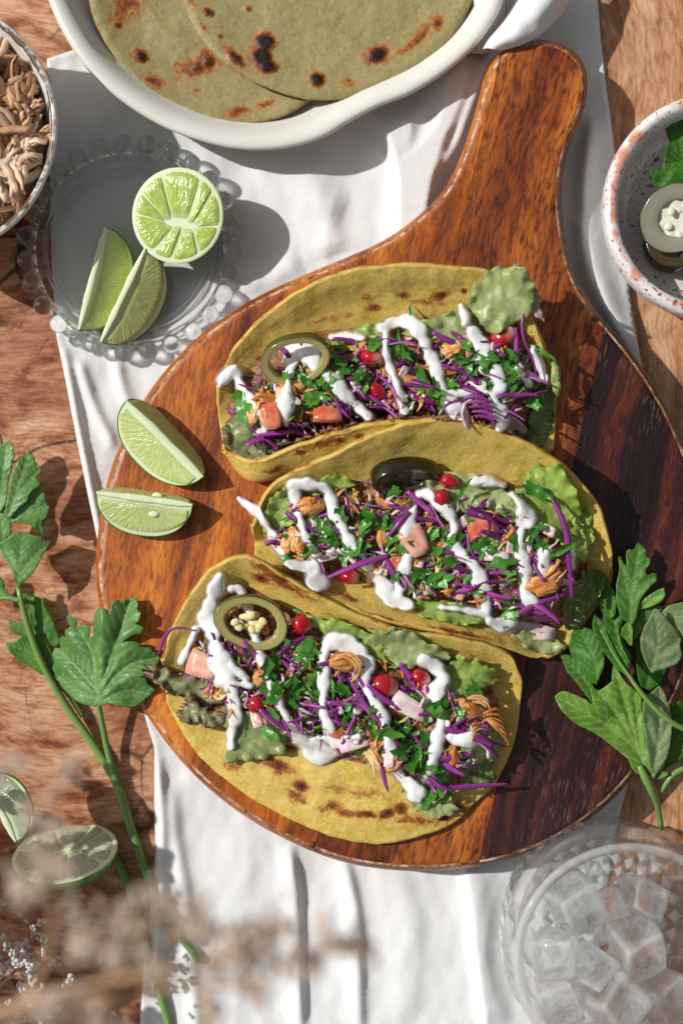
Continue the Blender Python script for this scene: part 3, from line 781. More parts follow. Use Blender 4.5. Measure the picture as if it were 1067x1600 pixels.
# bed of fine meat under the loose shreds
V, F = [], []
n = 140
for j in range(41):
    rr = 176 * j / 40
    for i in range(n):
        a = 2 * math.pi * i / n
        z = 150 - 40 * (rr / 176) ** 2.2 + 12 * mnoise.noise((rr * math.cos(a) / 22, rr * math.sin(a) / 22, 1.0)) + 7 * mnoise.noise((rr * math.cos(a) / 7, rr * math.sin(a) / 16, 4.0))
        V.append(Vector((c1.x - 6 * S + rr * 0.93 * math.cos(a) * S, c1.y - 6 * S + rr * 0.93 * math.sin(a) * S, z * S)))
for j in range(40):
    for i in range(n): F.append((j * n + i, (j + 1) * n + i, (j + 1) * n + (i + 1) % n, j * n + (i + 1) % n))
tag(mesh("chicken_filling", V, F, CHK), "mass of brown shredded chicken filling the white bowl", "shredded chicken", kind="stuff")
def lump_mesh(seed, L, wd, mat):
    v, f = ico(4); V = []
    for q in v:
        d = 0.30 * mnoise.noise(q * 1.3 + Vector((seed, 0, 0))) + 0.22 * mnoise.noise(Vector((q.x * 1.4, q.y * 5, q.z * 5)) + Vector((0, seed, 0))) + 0.10 * mnoise.noise(Vector((q.x * 3, q.y * 11, q.z * 11)) + Vector((0, 0, seed)))
        V.append(Vector((q.x * L, q.y * wd, q.z * wd * 0.6)) * 0.5 * (1 + d) * S)
    return data("chicken_shred", V, f, mat)
chk += [lump_mesh(90 + i, R.uniform(50, 85), R.uniform(22, 38), CHK) for i in range(3)]
for i in range(230):
    a = R.uniform(-1.75, 1.5) if i < 200 else R.uniform(0, 6.28); rr = 166 * math.sqrt(R.uniform(0.08, 0.80))
    x, y = c1.x / S + rr * math.cos(a), c1.y / S + rr * math.sin(a)
    z = 158 - 38 * (rr / 176) ** 2.2 + R.uniform(-6, 14)
    o = put("chicken_shred", R.choice(chk), (x * S, y * S, z * S), (R.uniform(-0.5, 0.5), R.uniform(-0.5, 0.5), R.uniform(0, 6.28)), R.uniform(0.6, 1.15))
    tag(o, "brown shred of chicken among many heaped in the white bowl", "chicken shred", "chicken shreds in the white bowl")

# ------------------------------------------------------------------ speckled pinch bowl on the right
B2 = stone_mat("speckled_pink_glaze", (0.70, 0.68, 0.655), (0.62, 0.29, 0.20), (0.30, 0.085, 0.05), (0.60, 0.645))
c2 = P(1125, 321, 105)
bl2 = bowl("pinch_bowl", (c2.x, c2.y), [(0.5, 5), (120, 5), (140, 10), (162, 40), (172, 78), (172, 98), (168, 105), (161, 107), (154, 104), (150, 92), (146, 60), (134, 30), (118, 20), (0.5, 17)], B2, None, 0.006,
           [0, 0, 0, 0.0, 0.12, 0.3, 0.5, 0.58, 0.45, 0.25, 0.12, 0.06, 0, 0], 140, 1.0)
tag(bl2, "small speckled pink and white bowl with pickled jalapeno slices at the right edge", "bowl")

def jal_mat(name, skin, flesh):
    m = M(name); n1 = m.noise(18, 3); f = m.attr("skin")
    c = m.mix(m.math('ADD', f, m.math('MULTIPLY', m.math('SUBTRACT', n1, 0.5), 0.25)), flesh, skin)
    m.set(color=c, rough=0.16, spec=0.55); m.scatter(0.35, (1.2, 1.0, 0.3), 5); m.bump(n1, 0.25, 2); return m.m
JAL = jal_mat("pickled_jalapeno", (0.075, 0.066, 0.010), (0.40, 0.35, 0.13))
JALD = jal_mat("dark_jalapeno", (0.016, 0.012, 0.004), (0.06, 0.042, 0.013))
def seed_mat():
    m = M("jalapeno_seed"); m.set(color=(0.72, 0.62, 0.30), rough=0.4); m.scatter(0.2, (1, .8, .4), 2); return m.m
SEED = seed_mat()
def jalapeno(c, rx, ry, rot, label, mat=JAL, seeds=8, h=12, wall=0.27, seed=0, seedmat=None, fill=None):
    rr = random.Random(seed); c = Vector(c); Rm = Euler(rot).to_matrix()
    t = empty("jalapeno_slice", c, label, "jalapeno slice")
    def W(x, y, z): return c + Rm @ Vector((x * S, y * S, z * S))
    n = 56; V, F, sk = [], [], []
    ringp = [(1.0, -h, 1.0), (1.01, -h * 0.3, 1.0), (1.005, h * 0.7, 1.0), (0.985, h * 0.93, 0.95), (0.965, h, 0.45), (0.93, h * 1.0, 0.12), (1 - wall * 0.5, h * 0.86, 0.0), (1 - wall + 0.05, h * 0.95, 0.05), (1 - wall + 0.01, h * 0.8, 0.2), (1 - wall, 0, 0.35), (1 - wall - 0.01, -h, 0.35)]
    for q, z, s_ in ringp:
        for i in range(n):
            a = 2 * math.pi * i / n; wb = 1 + 0.04 * math.sin(2 * a + seed) + 0.025 * math.sin(3 * a + seed) + 0.03 * mnoise.noise((math.cos(a) * 2, math.sin(a) * 2, seed))
            V.append(W(rx * q * wb * math.cos(a), ry * q * wb * math.sin(a) if q > 0.9 else ry * (q - 0.0) * wb * math.sin(a), z)); sk.append(s_)
    m_ = len(ringp)
    for j in range(m_):
        for i in range(n): F.append((j * n + i, j * n + (i + 1) % n, ((j + 1) % m_) * n + (i + 1) % n, ((j + 1) % m_) * n + i))
    mesh("ring", V, F, mat, t, attrs={"skin": sk})
    if fill:
        V, F = [W(0, 0, h * 0.4)], []
        for i in range(24): V.append(W(rx * (1 - wall * 0.6) * math.cos(i * math.pi / 12), ry * (1 - wall * 0.6) * math.sin(i * math.pi / 12), h * (0.55 + 0.35 * math.sin(i * 2.1 + seed)))); F.append((0, 1 + i, 1 + (i + 1) % 24))
        mesh('membrane', V, F, fill, t, attrs={'skin': [0.15] * len(V)})
    if seeds:
        v, f = join([blob(W(rx * 0.16 * math.cos(k * 1.3) - rx * 0.05, ry * 0.3 * math.sin(k * 1.3), 0), (7.5 - k * 0.6) * S, 2, (1.5, 0.8, 0.5)) for k in range(5)])
        mesh("membrane", v, f, seedmat or SEED, t)
        for k in range(seeds):
            a = 6.28 * k / seeds + rr.uniform(-.3, .3); q = rr.uniform(0.2, 0.48)
            v, f = ico(2); ce = W(rx * q * math.cos(a), ry * q * math.sin(a) * 1.1, h * rr.uniform(0.4, 1.0)); th = rr.uniform(0, 3)
            mesh("seed", [ce + Matrix.Rotation(th, 3, 'Z') @ Vector((p_.x * 6.8 * S, p_.y * 5.6 * S, p_.z * 2.4 * S)) for p_ in v], f, seedmat or SEED, t)
    return t
def pale_mat():
    m = M("pale_pickle_flesh"); m.set(color=m.mix(m.noise(8, 3), (0.62, 0.60, 0.46), (0.76, 0.74, 0.66)), rough=0.25); m.scatter(0.2, (1, 1, .6), 3); return m.m
PALE = pale_mat()
JALG = jal_mat("grey_jalapeno", (0.06, 0.055, 0.03), (0.27, 0.25, 0.19))
jalapeno(P(1060, 340, 66), 60, 52, (0.12, -0.25, 0.5), "grey green jalapeno slice with pale pith, upper one in the speckled bowl", JALG, 6, 14, 0.48, 3, PALE, PALE)
jalapeno(P(1054, 372, 46), 54, 46, (-0.1, 0.1, 1.0), "dark jalapeno slice under the other one in the speckled bowl", JALD, 4, 14, 0.34, 5, PALE)
jalapeno(P(1112, 400, 52), 50, 44, (0.1, 0.2, 0.2), "jalapeno slice at the right side of the speckled bowl", JALG, 5, 12, 0.48, 6, PALE, PALE)

# ------------------------------------------------------------------ tumbler of ice, lower right
GC = P(984, 1500, 250)
tum = empty("drinking_glass", Vector((GC.x, GC.y, 6 * S)), "clear cut glass tumbler with ice cubes at the lower right corner", "drinking glass")
def cut(r, z, a, j):
    if 2 <= j <= 11:
        k = abs(((a / (2 * math.pi) * 22 + j * 0.5) % 1.0) - 0.5) * 2
        return r * (1 + 0.055 * (k - 0.5) * min(1, (12 - j) / 4))
    return r
GH = 255
outer = [(0.5, 7), (132, 7), (143, 12), (148, 26), (152, 44), (155, 62), (157, 80), (160, 98), (163, 116), (165, 134), (167, 152), (168, 170), (166, 190), (160, 205), (158, 222), (160, 240), (163, 252)]
inner = [(161, 257), (155, 258), (150, 254), (148, 240), (146, 220), (145, 190), (142, 140), (136, 90), (128, 52), (118, 36), (0.5, 30)]
V, F = lathe(GC, outer + inner, 132, lambda r, z, a, j: cut(r, z, a, j) * (1 + (0.03 * math.cos(9 * a) if 12 <= j <= 12 else 0)))
mesh("vessel", V, F, G_TUMB, tum)
# starburst cut into the base: small pyramids
V, F = [], []
for i in range(26):
    for rr_, s_ in ((112, 11), (92, 10), (74, 9), (56, 8)):
        a = 2 * math.pi * (i + (0.5 if rr_ in (92, 56) else 0)) / 26
        if rr_ < 70 and i % 2: continue
        b = len(V); ct = Vector((GC.x + rr_ * math.cos(a) * S, GC.y + rr_ * math.sin(a) * S, 0))
        for da, db in ((-1, 0), (0, -1), (1, 0), (0, 1)):
            V.append(ct + Vector(((da * math.cos(a) - db * math.sin(a)) * s_ * S, (da * math.sin(a) + db * math.cos(a)) * s_ * S, 37 * S)))
        V.append(ct + Vector((0, 0, 47 * S))); F += [(b, b + 1, b + 4), (b + 1, b + 2, b + 4), (b + 2, b + 3, b + 4), (b + 3, b, b + 4), (b + 3, b + 2, b + 1, b)]
mesh("base_cutting", V, F, G_CUT, tum, smooth=False)
def ice_mesh(seed):
    rr = random.Random(seed); b = bmesh.new(); bmesh.ops.create_cube(b, size=2)
    for v in b.verts: v.co += Vector((rr.uniform(-.18, .18), rr.uniform(-.18, .18), rr.uniform(-.18, .18)))
    bmesh.ops.subdivide_edges(b, edges=b.edges[:], cuts=5, use_grid_fill=True)
    for v in b.verts:
        m_ = max(abs(v.co.x), abs(v.co.y), abs(v.co.z)); l = v.co.length
        v.co = v.co * (1 - 0.16 * max(0, l / m_ - 1.15)) ; v.co += v.co.normalized() * 0.05 * mnoise.noise(v.co * 1.7 + Vector((seed, 0, 0)))
        d = (Vector((0.1, 0.05, 1.0)) - v.co).length
        v.co.z -= 0.22 * math.exp(-(d / 0.55) ** 2)
    b.verts.index_update()
    vs = [v.co.copy() for v in b.verts]; fs = [tuple(v.index for v in f.verts) for f in b.faces]; b.free()
    return vs, fs
ices = [(902, 1412, 178, 44, (0.3, 0.25, 0.5), "ice cube at the top left of the tumbler, turned like a diamond"), (868, 1490, 172, 40, (0.1, -0.3, 0.1), "ice cube against the left wall of the tumbler"),
        (920, 1512, 150, 42, (-0.2, 0.3, 0.9), "ice cube in the middle of the tumbler"), (992, 1478, 160, 44, (0.5, 0.2, 0.3), "ice cube right of the middle of the tumbler with a dark hollow"),
        (962, 1562, 168, 46, (0.2, 0.4, 0.75), "ice cube at the bottom of the photo in the tumbler"), (950, 1430, 120, 40, (0.6, 0.1, 0.2), "ice cube sunk below the diamond shaped one in the tumbler"),
        (1030, 1560, 120, 44, (0.2, 0.6, 0.4), "ice cube low on the right in the tumbler"), (900, 1590, 120, 42, (0.5, 0.3, 0.1), "ice cube low at the lower left wall of the tumbler"), (1000, 1405, 120, 40, (0.3, 0.5, 1.1), "ice cube at the top right of the heap in the tumbler"), (872, 1556, 160, 38, (0.25, -0.2, 0.35), "ice cube at the lower left of the heap, lying flat in the tumbler")]
for i, (x, y, z, s_, rt, lb) in enumerate(ices):
    vs, fs = ice_mesh(i + 3); Rm = Euler(rt).to_matrix(); ct = P(x, y, z)
    tag(mesh("ice_cube", [ct + Rm @ (q * s_ * 0.72 * S) for q in vs], fs, ICE), lb, "ice cube", "ice cubes in the tumbler")
# ------------------------------------------------------------------ parsley
def leaf_mat(name, c1, c2, vein, gloss=0.5):
    m = M(name); n1 = m.noise(55, 3); n2 = m.noise(9, 3, 0.6)
    c = m.mix(m.ramp(n1, [(0.35, 0.0), (0.65, 1.0)]), c1, c2)
    c = m.mix(m.ramp(n2, [(0.45, 0.25), (0.65, 0.0)]), c, tuple(q * 0.6 for q in c1))
    c = m.mix(m.math('MULTIPLY', m.attr("vein"), 0.8), c, vein)
    m.set(color=c, rough=gloss, spec=0.25)
    # light passing through the blade
    tl = m.n("BsdfTranslucent"); m.link(m.mix(1.0, c, (1.0, 1.25, 0.5), 'MULTIPLY'), tl.inputs[0])
    ms = m.n("MixShader"); ms.inputs[0].default_value = 0.4; m.link(m.b.outputs[0], ms.inputs[1]); m.link(tl.outputs[0], ms.inputs[2]); m.link(ms.outputs[0], m.out.inputs[0])
    m.bump(m.math('ADD', m.math('MULTIPLY', n2, 0.18), m.math('MULTIPLY', m.attr("vein"), -0.5)), 0.4, 1.2)
    return m.m
LEAF = leaf_mat("parsley_leaf", (0.075, 0.22, 0.026), (0.14, 0.33, 0.048), (0.24, 0.42, 0.13))
LEAFP = leaf_mat("pale_parsley_leaf", (0.115, 0.27, 0.065), (0.19, 0.37, 0.10), (0.30, 0.48, 0.20), 0.34)
LEAFD = leaf_mat("deep_parsley_leaf", (0.040, 0.16, 0.014), (0.08, 0.25, 0.024), (0.17, 0.35, 0.07))
LEAFY = leaf_mat("sunny_parsley_leaf", (0.13, 0.29, 0.030), (0.22, 0.40, 0.06), (0.34, 0.50, 0.14), 0.42)  # sunlit tone put into the blade colour
LEAFW = leaf_mat("greyish_parsley_leaf", (0.20, 0.30, 0.115), (0.29, 0.40, 0.18), (0.40, 0.50, 0.27), 0.42)
def stem_mat(name="parsley_stem", c1=(0.11, 0.23, 0.045), c2=(0.19, 0.33, 0.085)):
    m = M(name); n1 = m.noise(30, 3); m.set(color=m.mix(n1, c1, c2), rough=0.35); m.scatter(0.15, (.6, 1, .3), 3); m.bump(m.noise(7, 2), 0.2, 1); return m.m
STEM = stem_mat()
def leaf(name, outline, origin, k, zf, veins, mat, parent, step=3.3, seed=1, curl=5.0, fold=5.0):
    """outline / veins in crop pixels: full = origin + p / k.  zf(x, y) gives the height of the blade"""
    T = lambda p: (origin[0] + p[0] / k, origin[1] + p[1] / k)
    o = [T(p) for p in outline]
    v, f = sheet(o, step, 0.3, seed, 4.0, True)
    vn = np.full(len(v), 1e9); main = None
    allv = []
    for ve in veins:
        q = np.array([T(p) for p in ve]); d, s_, t = seg_dist(spline(q, 14), v, False)
        vn = np.minimum(vn, d * (1 + 0.6 * t)); allv.append(d)
        # side veins
        sp = spline(q, 9)
        for i in range(1, 8):
            dirv = sp[min(i + 1, 8)] - sp[i - 1]; dirv = dirv / (np.linalg.norm(dirv) + 1e-9)
            L = np.linalg.norm(sp[-1] - sp[0]) * 0.33 * (1 - 0.55 * i / 8)
            for sg in (-1, 1):
                th = sg * 0.7; dv = np.array([dirv[0] * math.cos(th) - dirv[1] * math.sin(th), dirv[0] * math.sin(th) + dirv[1] * math.cos(th)])
                d2, _, _ = seg_dist(np.array([sp[i], sp[i] + dv * L]), v, False); vn = np.minimum(vn, d2 * 1.5)
    vein = np.exp(-(vn / 1.7) ** 2)
    edge, _, _ = seg_dist(np.array(o), v)
    z = np.array([zf(a, b) for a, b in v])
    if allv:
        dm = np.min(np.array(allv), 0); z = z + fold * (1 - np.exp(-dm / 16)) - fold * 0.5
    z = z + np.array([curl * mnoise.noise((a / 42, b / 42, seed * 3.7)) + 0.45 * mnoise.noise((a / 12, b / 12, seed)) for a, b in v])
    z -= 0.8 * vein
    return solidify(mesh(name, [P(a, b, q) for (a, b), q in zip(v, z)], f, mat, parent, attrs={"vein": vein}), 1.0, -1)
def stem(name, pts, parent, sides=10, mat=None):
    p = spline(pts, 30)
    v, f = tube([P(x, y, z) for x, y, z, r in p], [r * S for *_, r in p], sides)
    return mesh(name, v, f, mat or STEM, parent)
K1, O1 = 945 / 260, (0, 680)
spr = empty("parsley_sprig", P(105, 1110, 10), "long parsley sprig with broad leaves on the table along the left side", "parsley sprig")
zA = lambda x, y: 52 + 0.06 * (900 - y) * 0.6 + 0.10 * (40 - abs(x - 30))
leaf("leaf", [(0, 60), (30, 42), (48, 30), (64, 40), (80, 62), (76, 92), (88, 112), (84, 132), (70, 150), (72, 185), (62, 225), (48, 270), (44, 320), (38, 360), (36, 392), (0, 440), (-70, 420), (-110, 300), (-100, 160), (-50, 90)], O1, K1, zA, [[(0, 420), (10, 280), (40, 60)], [(-20, 300), (-80, 180)]], LEAFP, spr, seed=2)
leaf("leaf", [(165, 82), (182, 100), (190, 112), (200, 140), (204, 152), (216, 166), (206, 182), (242, 180), (232, 215), (212, 236), (218, 262), (238, 272), (222, 292), (190, 312), (165, 345), (158, 372), (110, 410), (62, 470), (38, 470), (34, 400), (46, 355), (60, 280), (72, 215), (84, 180), (102, 148), (120, 128), (142, 124), (150, 102)], O1, K1, lambda x, y: zA(x, y) + 10, [[(45, 460), (95, 320), (165, 90)], [(80, 360), (150, 270), (235, 190)]], LEAFP, spr, seed=3)
leaf("leaf", [(205, 284), (228, 290), (238, 318), (256, 330), (258, 355), (273, 370), (268, 396), (286, 400), (275, 442), (258, 480), (252, 514), (200, 524), (170, 510), (110, 490), (66, 500), (60, 450), (90, 410), (150, 380), (165, 330), (190, 300)], O1, K1, lambda x, y: zA(x, y) + 4, [[(60, 480), (150, 400), (240, 320)], [(110, 440), (275, 400)]], LEAFP, spr, seed=4)
leaf("leaf", [(0, 430), (36, 388), (62, 450), (66, 500), (64, 560), (30, 600), (0, 640), (-60, 640), (-110, 520), (-70, 420)], O1, K1, lambda x, y: zA(x, y) - 2, [[(20, 640), (10, 500), (0, 430)]], LEAFP, spr, seed=5)
leaf("leaf", [(0, 640), (-20, 620), (20, 600), (60, 570), (100, 545), (150, 556), (200, 570), (240, 580), (262, 600), (302, 600), (268, 648), (240, 682), (222, 730), (192, 780), (152, 820), (120, 846), (105, 872), (90, 840), (75, 780), (40, 720), (10, 682)], O1, K1, lambda x, y: zA(x, y) + 8, [[(105, 865), (112, 720), (125, 560)], [(110, 790), (190, 690), (295, 605)], [(105, 780), (50, 690), (15, 640)]], LEAFP, spr, seed=6)
leaf("leaf", [(218, 466), (236, 492), (246, 530), (252, 566), (230, 560), (204, 540), (200, 500)], O1, K1, lambda x, y: zA(x, y) + 16, [[(240, 560), (218, 470)]], LEAFD, spr, seed=7)
zB = lambda x, y: 46 + 58 * max(0.0, min(1.0, (x - 85) / 75)) + 0.05 * (1100 - y)
VB = [[(570, 1560), (545, 1400), (530, 1250), (440, 1090)], [(555, 1480), (600, 1350), (660, 1180), (740, 940)], [(560, 1500), (640, 1390), (740, 1300), (890, 1265)], [(548, 1450), (450, 1330), (330, 1210)], [(562, 1520), (700, 1450), (850, 1470)], [(555, 1500), (430, 1440), (340, 1370)]]
leaf("leaf", [(545, 1542), (480, 1530), (430, 1508), (400, 1480), (372, 1450), (350, 1430), (336, 1400), (318, 1380), (312, 1350), (298, 1328), (310, 1290), (298, 1250), (312, 1205), (344, 1212), (338, 1160), (352, 1142), (376, 1146), (368, 1110), (402, 1088), (385, 1060), (378, 1028), (398, 1018), (412, 1040), (440, 1060), (436, 1090), (472, 1076), (512, 1088), (508, 1150), (530, 1140), (533, 1080), (540, 1010), (556, 985), (590, 980), (616, 1000), (622, 1020), (632, 968), (650, 940), (672, 934), (692, 952), (706, 934), (740, 930), (772, 920), (786, 962), (780, 990), (802, 1008), (792, 1056), (770, 1072), (816, 1090), (806, 1130), (762, 1132), (740, 1146), (690, 1180), (722, 1170), (768, 1172), (800, 1186), (792, 1204), (850, 1206), (884, 1236), (912, 1264), (890, 1312), (856, 1336), (806, 1326), (824, 1360), (836, 1410), (884, 1448), (846, 1480), (800, 1520), (768, 1542), (720, 1546), (660, 1532), (610, 1520), (578, 1534)], O1, K1, zB, VB, LEAFP, spr, 3.3, 8, 10.0, 14.0)
zC = lambda x, y: 26
leaf("leaf", [(130, 900), (150, 896), (172, 915), (212, 920), (252, 930), (256, 960), (268, 990), (300, 1040), (320, 1100), (345, 1160), (330, 1196), (300, 1200), (284, 1180), (262, 1130), (250, 1120), (268, 1180), (300, 1230), (310, 1350), (300, 1372), (240, 1362), (180, 1322), (150, 1300), (100, 1290), (80, 1250), (58, 1236), (35, 1180), (90, 1172), (128, 1140), (90, 1130), (62, 1110), (45, 1050), (70, 1050), (100, 1066), (160, 1060), (165, 1000), (140, 960)], O1, K1, zC, [[(300, 1370), (240, 1180), (150, 900)], [(260, 1270), (140, 1220), (40, 1180)], [(200, 1120), (50, 1060)], [(280, 1300), (320, 1150)]], LEAF, spr, 3.3, 9)
leaf("leaf", [(-60, 800), (0, 800), (24, 830), (28, 870), (60, 905), (90, 925), (60, 940), (20, 930), (-20, 955), (-80, 940)], O1, K1, lambda x, y: 34, [[(90, 930), (-60, 870)]], LEAF, spr, 3.3, 10)
stem("stem", [(29, 915, 50, 4.0), (33, 935, 46, 4.5), (42, 970, 40, 5.0), (56, 1012, 34, 5.5), (76, 1055, 28, 6.0), (110, 1112, 20, 6.4), (152, 1172, 14, 6.8), (184, 1228, 12, 7), (210, 1310, 12, 7.2), (236, 1382, 14, 7), (268, 1442, 18, 6.6), (312, 1502, 16, 6)], spr)
stem("stem", [(154, 1100, 44, 4.2), (160, 1130, 34, 4.6), (168, 1170, 22, 5), (182, 1222, 15, 5.4)], spr)
stem("stem", [(30, 938, 46, 3.6), (14, 934, 44, 3.4), (-14, 936, 40, 3.2)], spr)
stem("stem", [(58, 1005, 22, 3.6), (80, 1050, 18, 3.8), (112, 1092, 14, 4), (130, 1120, 12, 4)], spr)
sp2 = empty("parsley_stalk", P(200, 1400, 5), "bare green parsley stalk crossing the napkin edge at the bottom left", "parsley stalk")
stem("stem", [(150, 1296, 10, 5), (172, 1325, 10, 5.6), (192, 1362, 10, 6), (214, 1418, 12, 6.4), (232, 1490, 15, 6.6), (250, 1550, 16, 6.6), (268, 1612, 14, 6.6), (285, 1680, 10, 6.6)], sp2)

K2, O2 = 720 / 207, (860, 840)
bun = empty("parsley_bunch", P(990, 1130, BT), "leafy parsley bunch laid over the right edge of the board", "parsley sprig")
def RL(outline, z0, veins, mat, seed, dz=(0, 0), curl=5, fold=5):
    mx = sum(p[0] for p in outline) / len(outline) / K2 + O2[0]; my = sum(p[1] for p in outline) / len(outline) / K2 + O2[1]
    rt = random.Random(seed); tx, ty = dz[0] + rt.uniform(-.28, .28), dz[1] + rt.uniform(-.2, .2)
    leaf("leaf", outline, O2, K2, lambda x, y: z0 + tx * (x - mx) + ty * (y - my), veins, mat, bun, 3.3, seed, curl, fold)
RL([(500, 520), (460, 580), (462, 650), (465, 700), (475, 770), (490, 810), (540, 832), (600, 790), (628, 716), (600, 640), (540, 560)], 100, [[(520, 820), (540, 680), (510, 530)]], LEAFD, 21)  # shade beneath the pale leaf, built as a low dark blade
RL([(250, 178), (288, 200), (312, 236), (345, 298), (358, 350), (350, 420), (330, 442), (290, 430), (268, 400), (262, 340), (244, 292), (238, 222)], 112, [[(330, 430), (300, 310), (252, 190)]], LEAFD, 22)
RL([(110, 520), (132, 490), (160, 478), (190, 486), (222, 500), (244, 530), (262, 560), (280, 600), (292, 640), (290, 700), (262, 760), (252, 800), (226, 790), (200, 760), (168, 716), (140, 680), (112, 640), (98, 596)], 118, [[(262, 800), (230, 650), (150, 500)], [(240, 720), (285, 650)], [(220, 660), (120, 600)]], LEAFD, 23)
RL([(55, 645), (76, 634), (102, 640), (132, 660), (162, 690), (186, 720), (212, 760), (242, 830), (262, 920), (230, 910), (210, 882), (150, 800), (118, 760), (88, 730), (74, 690)], 116, [[(262, 915), (180, 770), (62, 648)]], LEAFD, 24)
RL([(330, 300), (370, 330), (392, 420), (382, 520), (400, 580), (440, 640), (420, 720), (380, 700), (330, 600), (280, 480), (290, 400)], 108, [[(410, 700), (350, 500), (340, 320)]], LEAFD, 35)
RL([(480, 25), (488, 42), (500, 44), (506, 58), (518, 64), (514, 86), (522, 106), (545, 108), (540, 142), (520, 168), (514, 190), (520, 206), (556, 192), (578, 196), (576, 236), (545, 262), (512, 300), (486, 340), (476, 372), (470, 392), (466, 440), (440, 472), (400, 452), (382, 440), (368, 390), (355, 330), (356, 250), (372, 190), (374, 150), (366, 112), (380, 100), (396, 142), (412, 152), (408, 100), (414, 72), (424, 62), (440, 68), (458, 60), (466, 36)], 126, [[(430, 470), (440, 280), (480, 40)], [(432, 360), (375, 120)], [(450, 320), (565, 210)], [(448, 220), (535, 120)]], LEAF, 25, (0, -0.06))
RL([(615, 274), (622, 310), (612, 335), (596, 352), (540, 376), (500, 388), (478, 396), (486, 362), (510, 332), (540, 310), (580, 286)], 132, [[(485, 385), (615, 285)]], LEAFY, 26)
RL([(430, 398), (452, 400), (490, 395), (560, 370), (616, 374), (600, 400), (540, 440), (500, 480), (470, 540), (452, 560), (450, 500), (440, 450)], 120, [[(455, 540), (600, 385)]], LEAFP, 36)
RL([(720, 350), (690, 356), (660, 362), (634, 372), (612, 394), (600, 415), (640, 455), (700, 505), (722, 545), (800, 500), (830, 420), (790, 350)], 138, [[(620, 420), (720, 430), (800, 400)]], LEAFW, 27)
RL([(560, 388), (578, 388), (594, 402), (620, 430), (640, 452), (672, 490), (694, 522), (712, 556), (700, 582), (714, 640), (704, 664), (690, 682), (655, 698), (620, 712), (585, 722), (550, 738), (530, 710), (516, 680), (500, 640), (490, 608), (488, 560), (496, 520), (510, 480), (530, 450)], 146, [[(545, 720), (580, 560), (562, 400)], [(555, 660), (640, 600), (706, 560)], [(550, 700), (690, 660)], [(560, 610), (500, 540)]], LEAFW, 28, (0.05, -0.03))
RL([(430, 450), (446, 500), (442, 590), (424, 580), (406, 556), (380, 530), (386, 492), (410, 465)], 134, [[(435, 580), (425, 460)]], LEAFY, 29)
RL([(22, 866), (40, 846), (62, 836), (92, 838), (122, 850), (160, 866), (192, 880), (216, 904), (230, 900), (214, 822), (236, 820), (262, 832), (300, 806), (332, 782), (334, 730), (342, 692), (360, 714), (382, 752), (400, 780), (420, 802), (460, 832), (480, 852), (492, 872), (500, 960), (506, 1040), (512, 1100), (526, 1150), (542, 1200), (570, 1290), (500, 1292), (462, 1282), (440, 1250), (420, 1202), (370, 1162), (330, 1130), (280, 1092), (240, 1064), (200, 1042), (160, 1026), (120, 1002), (88, 970), (58, 940), (36, 900)], 124, [[(530, 1290), (440, 1100), (350, 950), (260, 840)], [(470, 1160), (300, 1020), (40, 870)], [(480, 1180), (420, 960), (345, 710)], [(500, 1220), (470, 1000), (455, 850)]], LEAFY, 30, (0, 0.0), 7, 9)
RL([(590, 804), (606, 826), (620, 852), (638, 900), (650, 942), (658, 1000), (656, 1062), (650, 1120), (640, 1172), (620, 1216), (600, 1252), (575, 1286), (555, 1312), (546, 1280), (540, 1250), (528, 1180), (518, 1100), (506, 1020), (500, 960), (500, 900), (520, 860), (550, 838)], 134, [[(552, 1300), (590, 1060), (590, 815)], [(575, 1150), (520, 1010)], [(580, 1130), (645, 1000)]], LEAFW, 31, (0, 0), 5, 8)
RL([(705, 884), (724, 900), (760, 930), (830, 980), (830, 1150), (760, 1190), (720, 1202), (660, 1232), (606, 1272), (632, 1200), (648, 1140), (656, 1062), (652, 990), (654, 916), (680, 898)], 112, [[(615, 1260), (700, 1080), (760, 940)]], LEAFD, 32)
RL([(236, 418), (262, 440), (284, 462), (302, 482), (332, 522), (342, 562), (372, 602), (402, 642), (422, 700), (432, 742), (412, 752), (376, 726), (340, 690), (310, 650), (280, 612), (258, 576), (240, 540), (230, 504), (226, 466)], 154, [[(425, 745), (330, 600), (240, 430)]], LEAFD, 33, (0, 0), 3, 8)
RL([(575, 1290), (600, 1272), (632, 1272), (640, 1290), (600, 1310), (574, 1314)], 118, [[(580, 1305), (635, 1280)]], LEAF, 34)
def S2(pts): return [(O2[0] + x / K2, O2[1] + y / K2, z, r) for x, y, z, r in pts]
stem("stem", S2([(760, 1060, 140, 4.2), (716, 1036, 144, 4.2), (650, 1000, 150, 4.0), (560, 922, 156, 3.8), (480, 830, 160, 3.4), (420, 745, 160, 2.8), (340, 630, 160, 2.0), (270, 500, 160, 1.2)]), bun)
stem("stem", S2([(480, 1240, 122, 4), (510, 1300, 120, 6.2), (545, 1370, 110, 6.0), (574, 1440, 90, 5.0), (590, 1510, 66, 4.4), (600, 1582, 44, 4.4)]), bun)
stem("stem", S2([(790, 1244, 108, 4.4), (720, 1256, 108, 4.4), (660, 1290, 108, 4.2), (626, 1336, 106, 3.6), (600, 1380, 100, 3)]), bun)
# leaf in the speckled bowl
lb = empty("parsley_leaf", P(1050, 240, 60), "parsley leaf tucked beside the jalapeno slices in the speckled bowl", "parsley leaf")
K4, O4 = 956 / 227, (840, 120)
leaf("leaf", [(735, 605), (805, 622), (826, 570), (836, 480), (866, 432), (850, 380), (840, 340), (900, 300), (930, 262), (1000, 240), (1100, 260), (1200, 400), (1150, 600), (1000, 700), (960, 720), (880, 712), (800, 730), (768, 720)], O4, K4, lambda x, y: 72 - 0.1 * (x - 1040), [[(1150, 600), (960, 560), (745, 608)], [(960, 560), (900, 300)], [(880, 580), (800, 720)]], LEAFD, lb, 3.3, 41)

